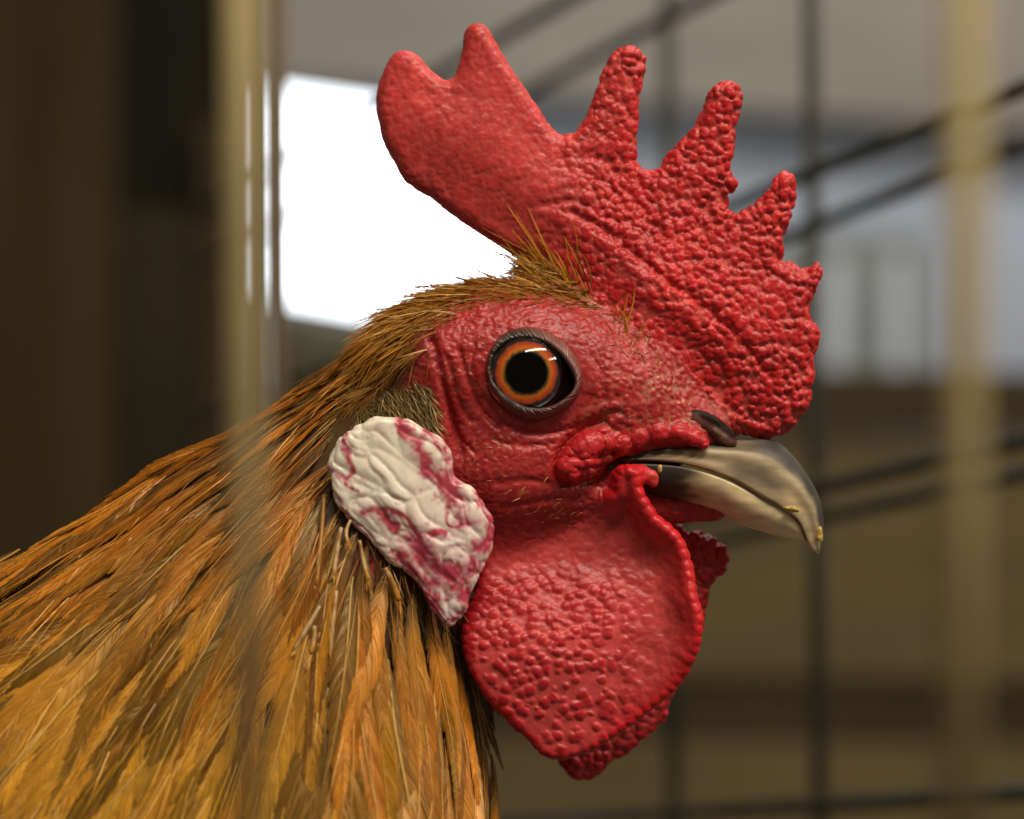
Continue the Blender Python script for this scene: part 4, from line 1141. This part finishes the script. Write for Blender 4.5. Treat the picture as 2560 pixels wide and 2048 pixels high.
# ---------------- pin feathers still in their pale sheaths, below the ear lobe
for n_, (x1, y1, x2, y2, w_, tl) in enumerate([(1285,440,1252,800,26,.25),(1352,570,1322,760,22,.12),(1333,820,1306,1080,24,.18),(1268,880,1165,1060,22,.08),
   (1246,960,1230,1070,26,.5),(1425,620,1460,780,20,.3),(1525,730,1580,860,32,.35),(1390,540,1378,630,18,.2),(1155,960,1120,1020,14,.2)]):
    r1 = np.random.default_rng(7000 + n_)
    a, b = np.array(C3([(x1, y1), (x2, y2)]))
    w_ = w_ * 0.6308 * 0.40
    n = 14; tt = np.linspace(0, 1, n)
    pp = a[None] + (b - a)[None] * tt[:, None]
    perp = np.array([-(b - a)[1], (b - a)[0]]); perp /= np.linalg.norm(perp)
    pp += perp[None] * (3 * np.sin(np.pi * tt) * r1.normal())[:, None]
    ya, yb_ = ny(*a) - 34, ny(*b) - 40
    P3 = np.array([un(x, z, ya + (yb_ - ya) * t_) for (x, z), t_ in zip(pp, tt)])
    radii = w_ * (0.80 + 0.25 * np.sin(tt * 2.2)) * (1 + 0.07 * r1.normal(0, 1, n)); radii[-1] *= 0.75
    Vt, Ft = tube_mesh(P3, radii, 10)
    tv = np.concatenate([np.repeat(tt, 10), [0, 1]])
    nzv = fbm(Vt * np.array([1, 1, 0.4]), 9, 7100, 2)
    c = mixc(np.array([0.46, 0.31, 0.15]), np.array([0.26, 0.11, 0.02]), sstep(-0.2, 0.5, nzv + 0.5 * (n_ in (0, 6)))[:, None])
    c = mixc(c, np.array([0.40, 0.16, 0.025]), sstep(1 - tl, 1 - tl + 0.06, tv)[:, None] * 0.85)
    o = make_any('pin_feather', W(Vt), Ft, M_feather, rooster, {'col': c})
    # frayed tip
    d_ = (P3[-1] - P3[-3]); d_ /= np.linalg.norm(d_)
    k = 16; rp_ = P3[-2] + r1.normal(0, w_ * 0.4, (k, 3)); dd_ = d_[None] + r1.normal(0, 0.16, (k, 3))
    t3 = np.linspace(0, 1, 4); ln = r1.uniform(18, 40, k) * (0.5 + 1.5 * tl)
    PP = rp_[:, None] + dd_[:, None] * (ln[:, None] * t3[None])[..., None]
    sd = np.cross(dd_, [0, -1.0, 0]); hw = 2.2 * (1 - 0.8 * t3)
    ab = np.stack([PP + sd[:, None] * hw[None, :, None], PP - sd[:, None] * hw[None, :, None]], 2).reshape(-1, 3)
    ii = (np.arange(k)[:, None] * 4 + np.arange(3)[None]) * 2
    make('vane_tip', W(ab), np.stack([ii, ii + 1, ii + 3, ii + 2], -1).reshape(-1, 4), M_feather, o, {'col': np.tile(np.array([0.42, 0.18, 0.03]), (len(ab), 1)) * r1.uniform(0.7, 1.2, (len(ab), 1))})

# ================================================================== crumbs of feed on the beak
M_crumb = flat_mat('grain', (0.50, 0.34, 0.085), 0.7, 0.3, 0.4, 2500)
for (px, py, y, rx, rz, lb, sd_) in [(*C5([(1805,900)])[0], -84, 19, 8.5, 'yellow crumb of feed on the side of the upper beak', 1), (*C5([(2012,1085)])[0], -32, 8, 16, 'pale yellow crumb near the tip of the beak', 2),
      (*C5([(862,604)])[0], -134, 5.5, 9, 'small crumb at the dark base of the lower beak', 3)]:
    TT, PP = np.meshgrid(np.linspace(0, np.pi, 10), np.linspace(0, 2 * np.pi, 16, endpoint=False), indexing='ij')
    P = np.stack([rx * np.sin(TT) * np.cos(PP), 7 * np.cos(TT), rz * np.sin(TT) * np.sin(PP)], -1).reshape(-1, 3)
    P *= (1 + 0.75 * fbm(P + 50 * sd_, 9, 900 + sd_, 2))[:, None]
    P = np.array([un(px, py, y)]) + P
    F = [(i * 16 + k, i * 16 + (k + 1) % 16, (i + 1) * 16 + (k + 1) % 16, (i + 1) * 16 + k) for i in range(9) for k in range(16)]
    o = make('feed_crumb', W(P), F, M_crumb); tag(o, lb, 'crumb', 'crumbs of feed on the beak')

# ================================================================== cage and the hall behind
def at(px, py, d):
    k = S * d / D
    return np.array([(px - 1280) * k, d - D, (1024 - py) * k])
def wire(parent, a, b, rad, mat, n=2):
    t = np.linspace(0, 1, n)[:, None]
    Vt, Ft = tube_mesh(np.array(a)[None] * (1 - t) + np.array(b)[None] * t, rad, 12)
    return make_any('wire', Vt, Ft, mat, parent)
M_black = flat_mat('coated_wire', (0.016, 0.017, 0.010), 0.45, 0.4, 0.3, 60)
M_tan = flat_mat('warm_lit_wire', (0.36, 0.275, 0.125), 0.85, 0.15, 0.15, 80)  # galvanised wire; the tan cast of the light is in its colour
cage = empty('wire_cage', (0, 0.1, -0.2)); tag(cage, 'wire cage around the rooster, blurred bars before and behind it', 'cage')
uu_ = lambda px: 1 - 0.000195 * (2560 - px)
d0 = 0.55
for K, ks in ((2960, (1.0, 1.085)), (2080, (1.0, 1.075)), (1200, (1.0, 1.075)), (320, (1.0,))):
    for kk in ks:
        for xa, xb in ((500, 3100),):
            Kk = K / kk
            wire(cage, at(xa, 2300 - Kk * uu_(xa), d0 / uu_(xa) * kk), at(xb, 2300 - Kk * uu_(xb), d0 / uu_(xb) * kk), 0.0019, M_black)
wire(cage, at(692, -700, 0.62), at(705, 2900, 0.62), 0.0021, flat_mat('brown_rod', (0.10, 0.07, 0.035), 0.6, 0.3))
for pt, pb in ((1664, 1692), (2019, 2060)):
    um = uu_((pt + pb) / 2); d = d0 / um * 1.14
    wire(cage, at(pt, -700, d), at(pb, 2900, d), 0.0022, flat_mat('weathered_wire', (0.034, 0.034, 0.024), 0.6, 0.3, 0.4, 90))
for pt, pb, dd, rr_w in ((600, 630, 0.20, 0.00115), (2420, 2398, 0.185, 0.00135)):
    wire(cage, at(pt, -600, dd), at(pb, 2700, dd), rr_w, M_tan)

def slab(name, corners, thick, mat, parent=None):
    """corners: four world points, clockwise from the picture; a board with thickness behind"""
    c = np.array(corners); n = np.cross(c[1] - c[0], c[3] - c[0]); n /= np.linalg.norm(n)
    if n[1] < 0: n = -n
    V_ = np.vstack([c, c + n * thick])
    F_ = [(0, 1, 2, 3), (7, 6, 5, 4), (0, 4, 5, 1), (1, 5, 6, 2), (2, 6, 7, 3), (3, 7, 4, 0)]
    return make_any(name, V_, F_, mat, parent, sm=False)
def rect(px0, py0, px1, py1, d, d1=None, tilt=0.0):
    d1 = d1 or d
    return [at(px0, py0, d), at(px1, py0 + tilt, d1), at(px1, py1 + tilt, d1), at(px0, py1, d)]
M_sheet = flat_mat('grey_sheet', (0.30, 0.33, 0.39), 0.6, 0.3, 0.10, 6)
M_roof = flat_mat('roof_board', (0.20, 0.18, 0.155), 0.7, 0.2, 0.10, 5, (1, 1, 4))
M_pale = flat_mat('pale_post', (0.36, 0.38, 0.42), 0.6, 0.3, 0.08, 6)
M_green = flat_mat('grey_green_panel', (0.15, 0.165, 0.145), 0.7, 0.2, 0.15, 6)
M_olive = flat_mat('olive_board', (0.115, 0.083, 0.034), 0.75, 0.2, 0.14, 7, (1, 1, 5))
M_odark = flat_mat('brown_board', (0.045, 0.030, 0.013), 0.8, 0.2, 0.2, 7, (1, 1, 5))
M_brown = flat_mat('timber', (0.042, 0.026, 0.008), 0.8, 0.2, 0.25, 6, (6, 1, 1))  # low light on this wall is put into the dark colour
M_dark = flat_mat('shaded_timber', (0.012, 0.010, 0.005), 0.85, 0.15, 0.3, 8)  # near-black stands in for shade in the gap between boards

back = slab('metal_wall', rect(-1500, -2500, 4500, 2300, 2.66), 0.02, M_sheet); tag(back, 'blue grey metal wall of the hall, far behind', 'wall')
roof = slab('roof', rect(540, -1700, 4300, 190, 2.6, 2.6, 240), 0.03, M_roof); roof['kind'] = 'structure'
post_data = [(2062, 640, 2118, 925), (2215, 640, 2268, 925), (2300, 560, 2330, 925)]
pn = slab('wall_panel', rect(1950, 590, 2320, 940, 2.55), 0.02, M_green); tag(pn, 'grey green panel behind the pale posts, right of the comb', 'panel')
for n_, (a, b, c, d) in enumerate(post_data[:2]):
    o = slab('pale_post', rect(a, b, c, d, 2.4), 0.03, M_pale)
    tag(o, ('pale post beside the comb, nearest the beak' if n_ == 0 else 'pale post further right, near the blurred tan bar'), 'post', 'pale posts behind the cage')
bw = empty('board_wall', tuple(at(2000, 2300, 1.7))); tag(bw, 'low olive brown board wall behind the beak and wattles', 'wall')
for n_, (y0, y1, m_) in enumerate([(930, 1090, M_odark), (1094, 1395, M_olive), (1399, 1700, M_olive), (1704, 1860, M_odark), (1864, 2150, M_olive), (2154, 2600, M_olive)]):
    slab('board', rect(860, y0 - 20, 3400, y1 - 20, 1.70 + 0.004 * (n_ % 2), None, 30), 0.02, m_, bw)
tw = empty('timber_wall', tuple(at(200, 2300, 1.4))); tag(tw, 'dark brown timber boarding left of the bright window', 'wall')
for n_, (x0, x1, y0, y1, d, m_) in enumerate([(-1400, -160, -1200, 2600, 1.40, M_brown), (-156, 275, -1200, 2600, 1.41, M_brown), (300, 480, 520, 2600, 1.45, flat_mat('dim_timber', (0.026, 0.019, 0.008), 0.8, 0.2, 0.25, 6)), (279, 640, -1200, 2600, 1.50, M_dark), (500, 640, 300, 2600, 1.46, M_odark)]):  # middle board coloured darker too, for the dim light here
    slab('board', rect(x0, y0, x1, y1, d), 0.02, m_, tw)
sill = slab('low_panel', rect(660, 765, 1300, 2600, 2.15, None, 110), 0.02, flat_mat('olive_panel', (0.075, 0.060, 0.030), 0.8, 0.2, 0.15, 7)); tag(sill, 'dull olive panel under the bright window', 'panel')
win = empty('window', tuple(at(960, 790, 2.1))); tag(win, 'overexposed bright window behind the back of the comb', 'window')
m_win, nt, p, out = mat_new('daylight'); 
em = N(nt, 'ShaderNodeEmission'); em.inputs['Color'].default_value = (0.86, 0.93, 1.0, 1); em.inputs['Strength'].default_value = 4.5
nzw = N(nt, 'ShaderNodeTexNoise'); nzw.inputs['Scale'].default_value = 3
mrw = N(nt, 'ShaderNodeMapRange'); mrw.inputs['To Min'].default_value = 4.0; mrw.inputs['To Max'].default_value = 5.0
nt.links.new(nzw.outputs['Fac'], mrw.inputs['Value']); nt.links.new(mrw.outputs['Result'], em.inputs['Strength'])
nt.links.new(em.outputs[0], out.inputs['Surface'])
slab('pane', [at(664, 220, 2.1), at(1290, 312, 2.1), at(1290, 850, 2.1), at(664, 738, 2.1)], 0.01, m_win, win)
M_frame = flat_mat('window_frame', (0.10, 0.085, 0.06), 0.7, 0.3)
for a, b, c, d in ((646, 200, 664, 756), (1290, 292, 1308, 868)):
    slab('frame', [at(a, b, 2.09), at(c, b + 3, 2.09), at(c, d + 3, 2.09), at(a, d, 2.09)], 0.02, M_frame, win)
slab('frame', [at(664, 201, 2.09), at(1290, 294, 2.09), at(1290, 312, 2.09), at(664, 219, 2.09)], 0.02, M_frame, win)
slab('frame', [at(664, 738, 2.09), at(1290, 850, 2.09), at(1290, 868, 2.09), at(664, 756, 2.09)], 0.02, M_frame, win)
